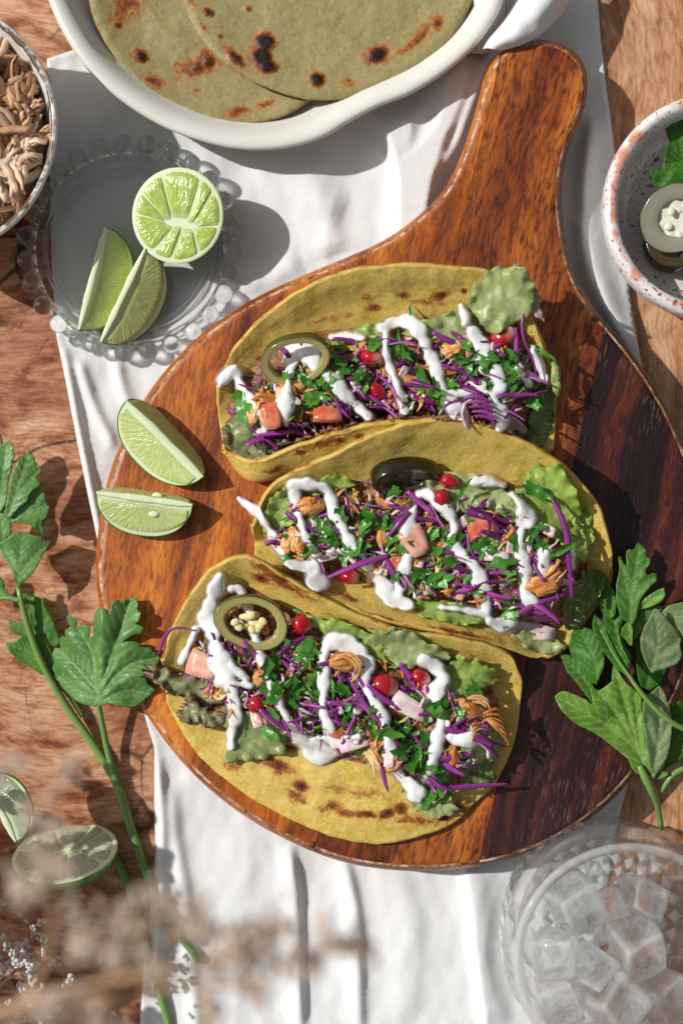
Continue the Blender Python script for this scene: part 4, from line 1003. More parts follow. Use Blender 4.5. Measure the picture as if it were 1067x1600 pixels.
# ------------------------------------------------------------------ dried flower sprigs, held up near the camera at lower left
def dry(name, a, b, px):
    m = M(name); m.set(color=m.mix(m.noise(px, 3), a, b), rough=0.8, spec=0.15); return m.m
FLO = dry("dried_blossom", (0.50, 0.39, 0.305), (0.69, 0.57, 0.475), 10)
FLW = dry("whitish_blossom", (0.45, 0.42, 0.38), (0.70, 0.67, 0.62), 6)
TWIG = dry("dried_twig", (0.33, 0.20, 0.11), (0.50, 0.34, 0.21), 20)
def floret_mesh(seed, mat, r=12):
    rr = random.Random(seed); parts = []
    for k in range(9):
        d = Vector((rr.gauss(0, 1), rr.gauss(0, 1), rr.gauss(0, .8))).normalized()
        parts.append(blob(d * r * 0.6 * S, r * rr.uniform(0.25, 0.5) * S, 1, (rr.uniform(.6, 1.2), rr.uniform(.6, 1.2), rr.uniform(.5, 1))))
    v, f = join(parts); return data("floret", v, f, mat)
flo = [floret_mesh(i, FLO) for i in range(5)]; flw = [floret_mesh(20 + i, FLW, 9) for i in range(5)]
df = empty("dried_flower_sprig", P(-250, 1700, 0), "blurred spray of beige dried blossoms reaching in from the lower left corner", "dried flowers")
def twig(pts):
    p = spline(pts, 30); v, f = tube([P(x, y, z) for x, y, z, r in p], [r * S for *_, r in p], 7); mesh("twig", v, f, TWIG, df); return p
ZF = 1000
main = [twig([(-380, 1900, 300, 6), (-150, 1660, 800, 5), (40, 1566, ZF, 4.5), (160, 1535, ZF, 4), (300, 1512, ZF + 20, 3), (430, 1500, ZF + 20, 2.2), (560, 1480, ZF + 30, 1.5)]),
        twig([(90, 1560, ZF, 4), (180, 1560, ZF, 3.4), (300, 1538, ZF, 2.6), (420, 1546, ZF, 1.6)]),
        twig([(160, 1540, ZF, 3), (220, 1470, ZF + 20, 2.2), (262, 1400, ZF + 40, 1.4)]),
        twig([(40, 1570, ZF, 3.4), (80, 1480, ZF, 2.4), (80, 1380, ZF, 1.8), (72, 1300, ZF, 1.2)]),
        twig([(300, 1512, ZF + 20, 2), (360, 1450, ZF + 20, 1.6), (480, 1440, ZF + 20, 1.2)])]
cl = [(300, 1440, 30, 14), (390, 1470, 40, 18), (460, 1500, 34, 12), (520, 1470, 34, 9), (400, 1545, 30, 9), (350, 1500, 30, 10), (440, 1440, 26, 7), (140, 1470, 44, 16), (90, 1360, 34, 9), (60, 1290, 40, 7), (200, 1440, 30, 8), (150, 1595, 34, 12), (70, 1590, 40, 10), (262, 1395, 26, 6),
      (30, 1400, 30, 6), (240, 1500, 26, 8), (560, 1478, 22, 5), (330, 1570, 24, 5), (20, 1180, 26, 4), (90, 1200, 22, 3)]
for x, y, sp_, n_ in cl:
    for k in range(int(n_ * 1.7)):
        put("floret", R.choice(flo), P(R.gauss(x, sp_ * 0.62), R.gauss(y, sp_ * 0.55), ZF + R.uniform(-50, 60)), (R.random() * 6, R.random() * 6, R.random() * 6), R.uniform(0.4, 0.9), df)
dg = empty("dried_flower_sprig", P(-120, 1560, 0), "whitish dried flower cluster lower down at the left edge, less blurred, with unseen florets added for shade", "dried flowers")
def twig2(pts):
    p = spline(pts, 24); v, f = tube([P(x, y, z) for x, y, z, r in p], [r * S for *_, r in p], 7); mesh("twig", v, f, TWIG, dg)
twig2([(-300, 1760, 60, 5), (-120, 1620, 200, 4), (-20, 1560, 150, 3), (40, 1500, 160, 2)])
twig2([(-120, 1620, 200, 4), (-300, 1520, 330, 3), (-420, 1400, 400, 2)])
twig2([(-300, 1520, 330, 3), (-480, 1500, 360, 2), (-620, 1450, 380, 1.5)])
for k in range(80):
    put("floret", R.choice(flw), P(R.gauss(32, 36), R.gauss(1512, 40), 150 + R.uniform(-60, 50)), (R.random() * 6, R.random() * 6, R.random() * 6), R.uniform(0.5, 1.1), dg)
for k in range(330):  # florets added out of view, enlarged to shade the lower left
    t = R.random(); put("floret", R.choice(flw), P(-370 - 230 * t + R.gauss(0, 40), 1470 - 40 * t + R.gauss(0, 110), 380 + R.uniform(-50, 60)), (R.random() * 6, R.random() * 6, R.random() * 6), R.uniform(1.5, 3.2), dg)
# ------------------------------------------------------------------ height map of what lies on the board (picture px, 2 px cells)
class HM:
    x0, y0, c = 180, 380, 2.0
    def __init__(s): s.a = np.full((500, 410), BT)
    def add(s, pts, r=2):
        p = np.asarray(pts)
        ix = ((p[:, 0] - s.x0) / s.c).astype(int); iy = ((p[:, 1] - s.y0) / s.c).astype(int)
        for dx in range(-r, r + 1):
            for dy in range(-r, r + 1):
                jx, jy = ix + dx, iy + dy; k = (jx >= 0) & (jy >= 0) & (jx < s.a.shape[1]) & (jy < s.a.shape[0])
                np.maximum.at(s.a, (jy[k], jx[k]), p[k, 2])
    def __call__(s, x, y):
        ix = int((x - s.x0) / s.c); iy = int((y - s.y0) / s.c)
        return float(s.a[min(max(iy, 0), 499), min(max(ix, 0), 409)])
    def grad(s, x, y, d=9):
        return (s(x + d, y) - s(x - d, y)) / (2 * d), (s(x, y + d) - s(x, y - d)) / (2 * d)
hm = HM()

def shell(curves, spots, label, seed, rimc=0.5):
    nu, nv = 170, 90
    C = np.array([spline(c, nu) for c in curves])                 # (5, nu, 3)
    G = np.array([spline(C[:, i, :], nv) for i in range(nu)])     # (nu, nv, 3)
    ii, jj = np.meshgrid(np.arange(nu), np.arange(nv), indexing='ij')
    for i in range(nu):
        for j in range(nv):
            x, y, z = G[i, j]; e = min(j, nv - 1 - j, i + 6, nu + 5 - i)
            k = min(1, e / 10)
            G[i, j, 2] += 6.0 * k * mnoise.noise((x / 62, y / 62, seed)) + 1.8 * mnoise.noise((x / 22, y / 22, seed + 5))
            if e < 6:
                w_ = (1 - e / 6); G[i, j, 0] += 2.0 * w_ * mnoise.noise((x / 26, y / 26, seed + 9)); G[i, j, 1] += 2.5 * w_ * mnoise.noise((x / 24, y / 24, seed + 3))
                G[i, j, 2] -= 3.0 * w_
    flatp = G.reshape(-1, 3)
    ch = char_at(flatp[:, :2], spots)
    V = [P(*q) for q in flatp]
    F = [(i * nv + j, i * nv + j + 1, (i + 1) * nv + j + 1, (i + 1) * nv + j) for i in range(nu - 1) for j in range(nv - 1)]
    o = mesh("taco_shell", V, F, [T_YEL, T_RIM], attrs={"char": ch})
    solidify(o, 7.2, -1.0, 1)
    hm.add(flatp, 2)
    return tag(o, label, "taco shell", "three folded tortilla shells on the board")

shell([[(342, 598, 125), (370, 542, 150), (438, 476, 175), (520, 431, 190), (610, 416, 195), (700, 417, 195), (775, 430, 185), (832, 500, 160), (866, 585, 128)],
       [(341, 622, 110), (380, 575, 122), (445, 530, 134), (530, 494, 140), (615, 484, 142), (700, 486, 142), (775, 505, 136), (832, 558, 120), (868, 615, 108)],
       [(342, 655, 95), (400, 640, 92), (460, 620, 92), (540, 600, 92), (620, 595, 92), (700, 595, 92), (770, 600, 92), (825, 625, 92), (868, 645, 95)],
       [(350, 695, 102), (392, 742, 106), (460, 732, 114), (540, 715, 118), (620, 702, 120), (700, 700, 120), (770, 704, 118), (825, 712, 110), (866, 690, 100)],
       [(356, 706, 124), (402, 716, 150), (460, 694, 164), (540, 668, 172), (600, 656, 176), (680, 656, 176), (760, 668, 166), (820, 690, 142), (862, 704, 112)]],
      [(520, 497, 50, 6, -12, 0.5), (585, 480, 14, 7, 0, 0.8), (630, 462, 11, 8, 10, 0.85), (688, 462, 20, 9, -20, 0.9), (725, 455, 5, 5, 0, 1.1), (575, 466, 9, 8, 0, 0.75), (670, 472, 50, 7, 0, 0.5), (405, 560, 6, 6, 0, 0.7), (500, 690, 60, 11, -14, 0.62), (530, 684, 14, 6, -14, 0.95), (470, 702, 12, 6, 0, 0.8), (430, 728, 18, 7, -12, 0.7), (560, 678, 10, 5, 0, 0.9), (620, 672, 26, 7, 0, 0.6)],
      "top taco shell, farthest up the board, its front edge tucked behind the middle one", 2)
shell([[(396, 820, 140), (428, 758, 165), (520, 711, 192), (600, 674, 208), (680, 655, 214), (760, 668, 210), (860, 715, 192), (925, 775, 165), (953, 850, 140), (955, 885, 120)],
       [(397, 835, 116), (440, 788, 132), (530, 757, 146), (610, 738, 152), (690, 728, 154), (770, 738, 150), (850, 780, 138), (912, 845, 120), (942, 905, 106), (944, 918, 104)],
       [(398, 850, 95), (480, 850, 92), (560, 860, 92), (650, 870, 92), (740, 880, 92), (800, 898, 92), (850, 918, 92), (900, 945, 93), (922, 952, 95), (924, 956, 96)],
       [(398, 866, 112), (460, 882, 120), (540, 915, 128), (630, 942, 130), (710, 956, 128), (770, 972, 118), (820, 990, 106), (862, 1003, 98), (884, 1003, 97), (890, 1000, 97)],
       [(398, 878, 135), (452, 903, 152), (535, 945, 168), (622, 972, 172), (707, 989, 168), (752, 1000, 154), (790, 1013, 138), (820, 1025, 124), (836, 1029, 116), (842, 1028, 114)]],
      [(470, 905, 60, 5, 25, 0.75), (600, 966, 50, 4, 15, 0.8), (720, 990, 60, 5, 12, 0.85), (545, 934, 20, 5, 20, 0.7), (870, 840, 10, 8, 0, 0.25)],
      "middle taco shell, its raised back edge leaning over the top one", 5)
shell([[(256, 1030, 130), (273, 975, 150), (303, 923, 168), (344, 882, 182), (390, 872, 186), (452, 908, 184), (530, 950, 180), (622, 986, 176), (720, 1000, 166), (792, 1022, 148), (815, 1060, 125)],
       [(257, 1045, 112), (290, 1008, 126), (328, 966, 134), (398, 930, 142), (470, 955, 142), (560, 1000, 140), (650, 1026, 132), (722, 1042, 124), (785, 1064, 112), (800, 1075, 108), (814, 1085, 106)],
       [(258, 1065, 98), (320, 1060, 93), (400, 1060, 92), (500, 1085, 92), (600, 1110, 92), (700, 1125, 92), (750, 1125, 92), (780, 1120, 94), (795, 1117, 96), (803, 1115, 97), (811, 1113, 98)],
       [(260, 1085, 97), (310, 1122, 95), (380, 1155, 97), (460, 1185, 101), (550, 1212, 106), (640, 1222, 106), (710, 1206, 101), (765, 1170, 97), (785, 1155, 97), (797, 1146, 98), (808, 1138, 99)],
       [(264, 1108, 99), (310, 1180, 99), (370, 1231, 101), (440, 1274, 105), (520, 1307, 108), (580, 1318, 109), (640, 1312, 108), (705, 1288, 104), (760, 1238, 100), (785, 1205, 99), (800, 1170, 99)]],
      [(362, 1196, 18, 12, 30, 0.6), (415, 1166, 22, 8, 25, 0.95), (452, 1166, 12, 10, 0, 0.9), (432, 1195, 28, 12, 25, 1.0), (470, 1228, 14, 10, 0, 1.1), (462, 1245, 20, 10, 30, 0.75), (540, 1270, 40, 7, 10, 0.85), (575, 1272, 18, 5, 10, 1.15), (605, 1272, 14, 8, -20, 1.3), (625, 1262, 11, 11, -40, 1.2), (650, 1280, 46, 11, 8, 0.6),
       (690, 1276, 16, 7, 20, 1.2), (722, 1262, 20, 12, -20, 0.75), (520, 1258, 12, 8, 0, 0.9), (440, 905, 60, 14, 30, 0.85), (410, 905, 16, 7, 20, 1.1), (545, 975, 30, 6, 22, 0.9), (690, 1032, 40, 8, 8, 1.15), (742, 1050, 12, 24, -20, 1.1), (760, 1075, 12, 18, 0, 0.9), (620, 1006, 60, 6, 10, .8), (560, 1238, 60, 10, 8, 0.5), (350, 1120, 20, 14, 0, 0.45)],
      "bottom taco shell, nearest the glass, lying open with a wide browned front flap", 9)

# ------------------------------------------------------------------ filling mounds
def fill_mat():
    m = M("taco_filling"); a = m.noise(26, 4, 0.65, 0.5); b = m.noise(9, 4, 0.6, 0.3)
    c = m.ramp(a, [(0.30, (0.07, 0.025, 0.012)), (0.43, (0.24, 0.09, 0.025)), (0.52, (0.44, 0.19, 0.05)), (0.60, (0.13, 0.03, 0.06)), (0.70, (0.50, 0.40, 0.26))])
    m.set(color=m.mix(m.ramp(b, [(0.35, 0.75), (0.55, 0.0)]), c, (0.05, 0.016, 0.016)), rough=0.3, spec=0.45); m.scatter(0.1, (1.5, .8, .4), 3); m.bump(b, 0.9, 5); return m.m
FILL = fill_mat()
MZ = {}
def mound(out, H, wdt, cap, label, seed):
    v, f = sheet(out, 5.0, 0.4, seed)
    d, _, _ = seg_dist(np.array(out), v)
    base = np.array([hm(x, y) for x, y in v])
    s_ = np.clip(d / wdt, 0, 1); s_ = s_ * s_ * (3 - 2 * s_)
    tgt = cap + np.array([7 * mnoise.noise((a / 34, b / 34, seed)) + 7 * mnoise.noise((a / 13, b / 13, seed)) for a, b in v])
    z = np.where(d < 1e-3, base - 4, base * (1 - s_) + np.maximum(base, tgt) * s_ + 3)
    o = mesh("taco_filling", [P(a, b, q) for (a, b), q in zip(v, z)], f, FILL)
    tag(o, label, "taco filling", kind="stuff")
    hm.add(np.column_stack([v, z]), 3)
mound([(352, 640), (366, 600), (410, 560), (470, 520), (560, 510), (640, 500), (740, 500), (800, 500), (832, 530), (850, 600), (840, 670), (800, 680), (740, 664), (640, 654), (560, 662), (470, 690), (420, 700), (375, 690)], 50, 46, 150, "loose chicken and vegetable filling heaped in the top taco", 3)
mound([(412, 850), (430, 800), (470, 765), (560, 750), (650, 735), (740, 740), (820, 760), (890, 800), (920, 870), (910, 940), (870, 985), (810, 985), (740, 962), (650, 945), (560, 905), (480, 885)], 50, 46, 158, "loose chicken and vegetable filling heaped in the middle taco", 6)
mound([(285, 1050), (300, 990), (340, 930), (390, 915), (470, 960), (560, 1000), (660, 1030), (740, 1060), (780, 1090), (785, 1150), (760, 1200), (700, 1240), (650, 1240), (590, 1200), (500, 1180), (420, 1160), (350, 1130)], 50, 50, 150, "loose chicken and vegetable filling heaped in the bottom taco", 8)
EXTRA = []

# ------------------------------------------------------------------ lettuce
def lettuce_mat(name, c1, c2, edge):
    m = M(name); n1 = m.noise(26, 4); n2 = m.noise(8, 3)
    c = m.mix(m.ramp(n1, [(0.35, 0.0), (0.65, 1.0)]), c1, c2); c = m.mix(m.math('MULTIPLY', m.attr("edge"), m.ramp(n1, [(0.3, 0.4), (0.6, 1.0)])), c, edge)
    c = m.mix(m.math('MULTIPLY', m.attr("vein"), 0.45), c, (0.62, 0.68, 0.38))
    m.set(color=c, rough=0.34, spec=0.45)
    tl = m.n("BsdfTranslucent"); m.link(m.mix(1.0, c, (1.0, 1.1, 0.6), 'MULTIPLY'), tl.inputs[0])
    ms = m.n("MixShader"); ms.inputs[0].default_value = 0.38; m.link(m.b.outputs[0], ms.inputs[1]); m.link(tl.outputs[0], ms.inputs[2]); m.link(ms.outputs[0], m.out.inputs[0])
    m.bump(n2, 0.2, 1.5); return m.m
LGRN = lettuce_mat("green_lettuce", (0.26, 0.40, 0.05), (0.50, 0.60, 0.16), (0.36, 0.50, 0.08))
LPAL = lettuce_mat("pale_lettuce", (0.38, 0.45, 0.15), (0.58, 0.62, 0.33), (0.40, 0.47, 0.16))
LRED = lettuce_mat("red_tipped_lettuce", (0.27, 0.30, 0.12), (0.42, 0.43, 0.22), (0.17, 0.065, 0.06))
LSAG = lettuce_mat("dark_green_lettuce", (0.13, 0.21, 0.04), (0.22, 0.30, 0.075), (0.17, 0.26, 0.05))
def lettuce(px, py, rx, ry, rot, label, mat, dz=8, tilt=(0, 0), ruf=10, freq=7, seed=1, group=None, follow=0.7, z=None, jag=0.10):
    """a torn, crumpled leaf: lobed outline, midrib with branching veins, frilled margin"""
    ca, sa = math.cos(math.radians(rot)), math.sin(math.radians(rot)); z0 = hm(px, py) if z is None else z
    o = []
    for i in range(72):
        a = 2 * math.pi * i / 72; c_, s_ = math.cos(a), math.sin(a)
        k = 1 + 0.42 * mnoise.noise((c_ * 1.1 + seed * 3.1, s_ * 1.1, 0.5)) + 0.22 * mnoise.noise((c_ * 3.2, s_ * 3.2 + seed * 1.7, 2.5)) + jag * 2.0 * mnoise.noise((c_ * 8, s_ * 8, seed * 2.2))
        o.append((rx * c_ * k, ry * s_ * k))
    v, f = sheet(o, 4.0, 0.35, seed, 3.0)
    rib = spline([(-rx, 0.12 * ry * math.sin(seed)), (-0.2 * rx, 0.1 * ry * math.cos(seed)), (0.85 * rx, 0.2 * ry * math.sin(seed * 2))], 12)
    vd, _, t = seg_dist(rib, v, False); vd = vd * (1 + 1.2 * t)
    for i in range(1, 11, 2):
        for sg in (-1, 1):
            e = rib[i] + np.array([0.35 * rx, sg * 0.95 * ry]) * (1 - 0.4 * i / 11); d2, _, _ = seg_dist(np.array([rib[i], e]), v, False); vd = np.minimum(vd, d2 * 1.7)
    vein = np.exp(-(vd / 1.8) ** 2); ed, _, _ = seg_dist(np.array(o), v); q3 = []; edge = np.clip(1 - ed / (0.35 * min(rx, ry) + 3), 0, 1)
    for (u, w_), e, vv in zip(v, edge, vein):
        lam = 11 + 0.16 * min(rx, ry); th = math.atan2(w_ / ry, u / rx)
        n1 = mnoise.noise((u / lam, w_ / lam, seed * 1.3)); n2 = mnoise.noise((u / (2.6 * lam), w_ / (2.6 * lam), seed * 0.7 + 4)); n3 = mnoise.noise((u / 7, w_ / 7, seed + 9))
        rz = ruf * (0.9 * n2 + (0.45 + 1.0 * e) * n1 + 0.10 * n3 + 0.4 * abs(n1) + 1.3 * e * e * mnoise.noise((math.cos(th) * 4.5, math.sin(th) * 4.5, seed + 2))) + 2.2 * vv
        u2 = 1.15 * u + ruf * 0.3 * e * n3; w2 = 1.15 * w_ + ruf * 0.3 * e * mnoise.noise((u / 8, w_ / 8, seed + 3))
        x = px + u2 * ca - w2 * sa; y = py + u2 * sa + w2 * ca
        ground = hm(x, y) if z is None else z0
        q3.append((x, y, z0 * (1 - follow) + ground * follow + dz + rz + tilt[0] * u + tilt[1] * w_))
    ob = mesh("lettuce_leaf", [P(*q) for q in q3], f, mat, attrs={"edge": edge, "vein": vein}); solidify(ob, 1.2, -1)
    tag(ob, label, "lettuce leaf", group); EXTRA.append(np.array(q3)); return ob
# top taco
lettuce(790, 462, 46, 42, -30, "pale crinkled lettuce leaf rising past the right end of the top taco", LPAL, 10, (0.25, -0.2), 9, 6, 1, follow=0.2, z=168, jag=0.02)
lettuce(824, 456, 12, 38, -28, "narrow pinkish lettuce rib at the far right corner of the top taco", lettuce_mat("pink_lettuce", (0.42, 0.34, 0.28), (0.55, 0.46, 0.38), (0.36, 0.22, 0.2)), 12, (0, 0), 4, 5, 2, follow=0.0, z=160)
lettuce(690, 520, 62, 26, -12, "light green lettuce leaf under the back wall of the top taco", LPAL, 14, (0, -0.3), 9, 5, 3)
lettuce(600, 540, 40, 20, 5, "cream coloured lettuce piece in the middle of the top taco", LPAL, 10, (0, -0.2), 7, 6, 4)
lettuce(388, 690, 40, 24, 28, "purple edged lettuce leaf at the lower left mouth of the top taco", LRED, 8, (0, 0), 8, 5, 5, follow=0.5)
lettuce(424, 692, 24, 16, -30, "dark wine coloured lettuce curl at the left mouth of the top taco", lettuce_mat("wine_lettuce", (0.055, 0.016, 0.022), (0.13, 0.045, 0.05), (0.10, 0.03, 0.035)), 16, (0, 0), 8, 6, 6, follow=0.5)
lettuce(846, 650, 16, 46, 12, "dark green lettuce strip hanging at the right end of the top taco", LSAG, 6, (0, 0), 5, 4, 7, follow=0.6)
lettuce(868, 592, 6, 26, -4, "small bright green lettuce sliver sticking out right of the top taco", LGRN, 10, (0, 0), 3, 3, 8, follow=0, z=130)
# middle taco
lettuce(438, 806, 18, 36, 18, "frilly green lettuce at the left end of the middle taco", LGRN, 14, (0, 0), 9, 7, 9)
lettuce(748, 778, 58, 26, 14, "creamy lettuce leaf behind the sauce in the middle taco", LPAL, 14, (0, -0.25), 9, 6, 10)
lettuce(858, 800, 62, 46, 38, "large frilly light green lettuce leaf at the right of the middle taco", LGRN, 14, (0.05, -0.1), 12, 8, 11)
lettuce(902, 838, 22, 46, 12, "frilly lettuce edge at the right rim of the middle taco", LGRN, 12, (0.1, 0), 8, 7, 12)
lettuce(908, 936, 24, 38, 24, "translucent lettuce piece at the lower right end of the middle taco", LSAG, 10, (0, 0), 7, 6, 13, follow=0.5)
lettuce(700, 958, 54, 15, 8, "thin yellow green lettuce strip along the front wall of the middle taco", LGRN, 9, (0, 0), 6, 8, 14)
lettuce(846, 1004, 34, 15, 18, "pale lettuce scrap at the bottom right tip of the middle taco", LPAL, 8, (0, 0), 6, 6, 15, follow=0.6)
lettuce(500, 762, 40, 14, -6, "lettuce shred below the back wall of the middle taco on the left", LGRN, 8, (0, -0.2), 5, 6, 16)
# bottom taco
lettuce(296, 1072, 64, 20, 14, "olive lettuce leaf with dark tips poking out left of the bottom taco", LRED, 16, (-0.02, 0), 15, 5, 17, follow=0.3, jag=0.22)
lettuce(310, 1112, 36, 20, 22, "brown edged lettuce leaf hanging over the left rim of the bottom taco", LRED, 10, (0, 0), 13, 5, 18, follow=0.5, jag=0.22)
lettuce(405, 1140, 52, 34, -24, "pale green lettuce leaf lying on the front flap of the bottom taco", lettuce_mat("soft_green_lettuce", (0.27, 0.34, 0.12), (0.40, 0.46, 0.20), (0.30, 0.38, 0.14)), 8, (0, 0), 6, 5, 19, follow=0.85)
lettuce(535, 988, 62, 14, 24, "frilly lettuce along the back wall of the bottom taco", LGRN, 12, (0, -0.2), 7, 8, 20)
lettuce(630, 1014, 62, 22, 18, "pale lettuce leaf behind the red seed of the bottom taco", LPAL, 14, (0, -0.2), 8, 7, 21)
lettuce(728, 1062, 36, 30, 0, "bright green folded lettuce leaf at the right of the bottom taco", LGRN, 16, (0.1, -0.2), 8, 5, 22)
lettuce(742, 1196, 28, 30, 10, "glossy dark green lettuce piece in the lower right of the bottom taco", LSAG, 8, (0, 0), 6, 4, 23)
lettuce(676, 1258, 38, 17, 10, "translucent lettuce scrap at the lowest tip of the bottom filling", LPAL, 8, (0, 0), 6, 6, 24, follow=0.8)
lettuce(560, 528, 40, 16, -14, "small pale lettuce leaf left of the cream one behind the top filling", LGRN, 10, (0, -0.2), 8, 6, 31)
lettuce(470, 872, 34, 16, 20, "pale lettuce scrap near the left sauce drop of the middle taco", LPAL, 8, (0, 0), 7, 6, 33)
lettuce(815, 870, 40, 24, 20, "lettuce leaf under the right sauce line of the middle taco", LGRN, 8, (0, 0), 8, 6, 34)
lettuce(590, 1165, 42, 22, 20, "green lettuce leaf under the sauce at the front of the bottom taco", LGRN, 8, (0, 0), 8, 6, 35)
lettuce(755, 1150, 26, 30, 10, "pale lettuce leaf under the rightmost sauce smear of the bottom taco", LPAL, 8, (0, 0), 7, 6, 36)
for q in EXTRA: hm.add(q, 1)

# ------------------------------------------------------------------ loose pieces
CAB = M("red_cabbage")
_c = CAB.mix(CAB.ramp(CAB.math('ADD', CAB.attr("pale"), CAB.math('MULTIPLY', CAB.math('SUBTRACT', CAB.noise(14, 3), 0.5), 0.7)), [(0.45, 0.0), (0.62, 1.0)]), CAB.mix(CAB.rnd(), (0.12, 0.010, 0.10), (0.30, 0.045, 0.27)), (0.66, 0.50, 0.66))
CAB.set(color=_c, rough=0.36, spec=0.4).scatter(0.1, (1, .5, 1), 2); CAB = CAB.m
def cab_mesh(seed, L, wd, curl=1.0, pale=True):
    rr = random.Random(seed); n = 16; x = y = z = 0.0; a = 0; da = rr.uniform(-0.12, 0.12) * curl; pts = []; dz = 0
    for i in range(n):
        pts.append((x, y, z)); da += rr.uniform(-0.07, 0.07) * curl; a += da; dz = 0.8 * dz + rr.uniform(-.22, .22) * curl
        x += math.cos(a) * L / n; y += math.sin(a) * L / n; z += dz * L / n
    p = np.array(pts); p -= p.mean(0); d = p[-1] - p[0]; th = -math.atan2(d[1], d[0]); c_, s_ = math.cos(th), math.sin(th)
    p = np.stack([p[:, 0] * c_ - p[:, 1] * s_, p[:, 0] * s_ + p[:, 1] * c_, p[:, 2]], 1)
    v, f = tube([Vector(q) * S for q in p], [wd * (0.55 + 0.45 * math.sin(math.pi * (i + 1) / (n + 1))) * S for i in range(n)], 8, 0.5, rr.uniform(-1.5, 1.5))
    pl_ = [0.95 if (k % 8) in ((0, 1, 2, 3) if seed % 2 else (1, 2)) and pale else 0.05 for k in range(len(v))]
    return data("cabbage_shred", v, f, CAB, attrs={"pale": pl_})
cab = [cab_mesh(300 + i, R.uniform(42, 92), R.choice([2.2, 2.6, 3.2, 3.8, 5.0]), 0.75, i % 4 != 3) for i in range(14)]
PARS = M("chopped_parsley"); _n = PARS.noise(9, 3)
_c = PARS.mix(PARS.rnd(), PARS.mix(_n, (0.018, 0.10, 0.008), (0.045, 0.19, 0.016)), PARS.mix(_n, (0.06, 0.23, 0.025), (0.13, 0.36, 0.05)))
PARS.set(color=_c, rough=0.32, spec=0.45)
_t = PARS.n("BsdfTranslucent"); PARS.link(_c, _t.inputs[0]); _s = PARS.n("MixShader"); _s.inputs[0].default_value = 0.2
PARS.link(PARS.b.outputs[0], _s.inputs[1]); PARS.link(_t.outputs[0], _s.inputs[2]); PARS.link(_s.outputs[0], PARS.out.inputs[0]); PARS.bump(_n, 0.4, 1.5); PARS = PARS.m
def flake_mesh(seed, L, wd, crumple=1.0):
    rr = random.Random(seed); n = rr.choice([9, 11, 13]); o = []
    for i in range(n):
        a = 2 * math.pi * i / n; k = rr.uniform(0.5, 0.85) if i % 2 else rr.uniform(0.95, 1.25)
        o.append((L / 2 * k * math.cos(a), wd / 2 * k * math.sin(a)))
    v, f = sheet(o, 4.2, 0.3, seed); bx, by = rr.uniform(-.9, .9) * crumple, rr.uniform(-1.3, 1.3) * crumple
    V = []
    for x, y in v:
        z = bx * x * x / L + by * y * y / wd + 3.2 * crumple * mnoise.noise((x / 9, y / 9, seed)) - 2.0 * math.exp(-(y / 2.5) ** 2)
        V.append(Vector((x, -y, z)) * S)
    return data("parsley_piece", V, f, PARS)
flk = [flake_mesh(500 + i, R.uniform(24, 42), R.uniform(14, 25), R.uniform(0.35, 1.0)) for i in range(14)]
flb = [flake_mesh(530 + i, R.uniform(38, 52), R.uniform(22, 30), 0.7) for i in range(4)]
fls = [flake_mesh(540 + i, R.uniform(34, 56), R.uniform(7, 10), 0.8) for i in range(4)]
def simple_mat(name, c1, c2, px=12, rough=0.25, sub=0.2, bump=0.3):
    m = M(name); n1 = m.noise(px, 3); m.set(color=m.mix(m.ramp(n1, [(0.35, 0.0), (0.65, 1.0)]), c1, c2), rough=rough, spec=0.5); m.scatter(sub, (1.2, .8, .6), 3); m.bump(n1, bump, 2); return m.m
ONI = simple_mat("onion", (0.60, 0.42, 0.46), (0.72, 0.62, 0.58)); TOM = simple_mat("tomato", (0.55, 0.085, 0.035), (0.62, 0.24, 0.13)); PNK = simple_mat("pink_tomato", (0.62, 0.26, 0.17), (0.70, 0.42, 0.30))
def chunk_mesh(name, seed, L, wd, th, mat, bend=0.3):
    rr = random.Random(seed); b = bmesh.new(); bmesh.ops.create_cube(b, size=1)
    bmesh.ops.subdivide_edges(b, edges=b.edges[:], cuts=3, use_grid_fill=True)
    for v in b.verts:
        c = v.co; x, y, z = c.x, c.y, c.z
        q = 1 - 0.22 * max(0, (abs(x) + abs(y)) * 1.0 - 0.55)
        x *= q; y *= q * (1 - 0.4 * x * rr.choice([1, 1, 1]))
        z = z * th + bend * L * (x * x - 0.1) + 0.06 * L * mnoise.noise((x * 3, y * 3, seed))
        v.co = Vector((x * L, y * wd, z)) * S
    b.verts.index_update(); vs = [v.co.copy() for v in b.verts]; fs = [tuple(v.index for v in f.verts) for f in b.faces]; b.free()
    return data(name, vs, fs, mat)
oni = [chunk_mesh("onion_piece", 600 + i, R.uniform(34, 52), R.uniform(12, 20), 3.5, ONI, R.uniform(-0.5, 0.5)) for i in range(6)]
tom = [chunk_mesh("tomato_piece", 620 + i, R.uniform(28, 40), R.uniform(20, 30), 8, TOM, R.uniform(-0.2, 0.3)) for i in range(4)]
pnk = [chunk_mesh("tomato_piece", 630 + i, R.uniform(34, 46), R.uniform(24, 34), 7, PNK, R.uniform(-0.2, 0.3)) for i in range(3)]
cho = [shred_mesh("chicken_shred", R.uniform(36, 66), R.uniform(6, 11), CHO, 700 + i, 6, 1.3) for i in range(8)]

lump = [lump_mesh(760 + i, R.uniform(26, 38), R.uniform(15, 22), CHO) for i in range(4)]
cho = cho + lump

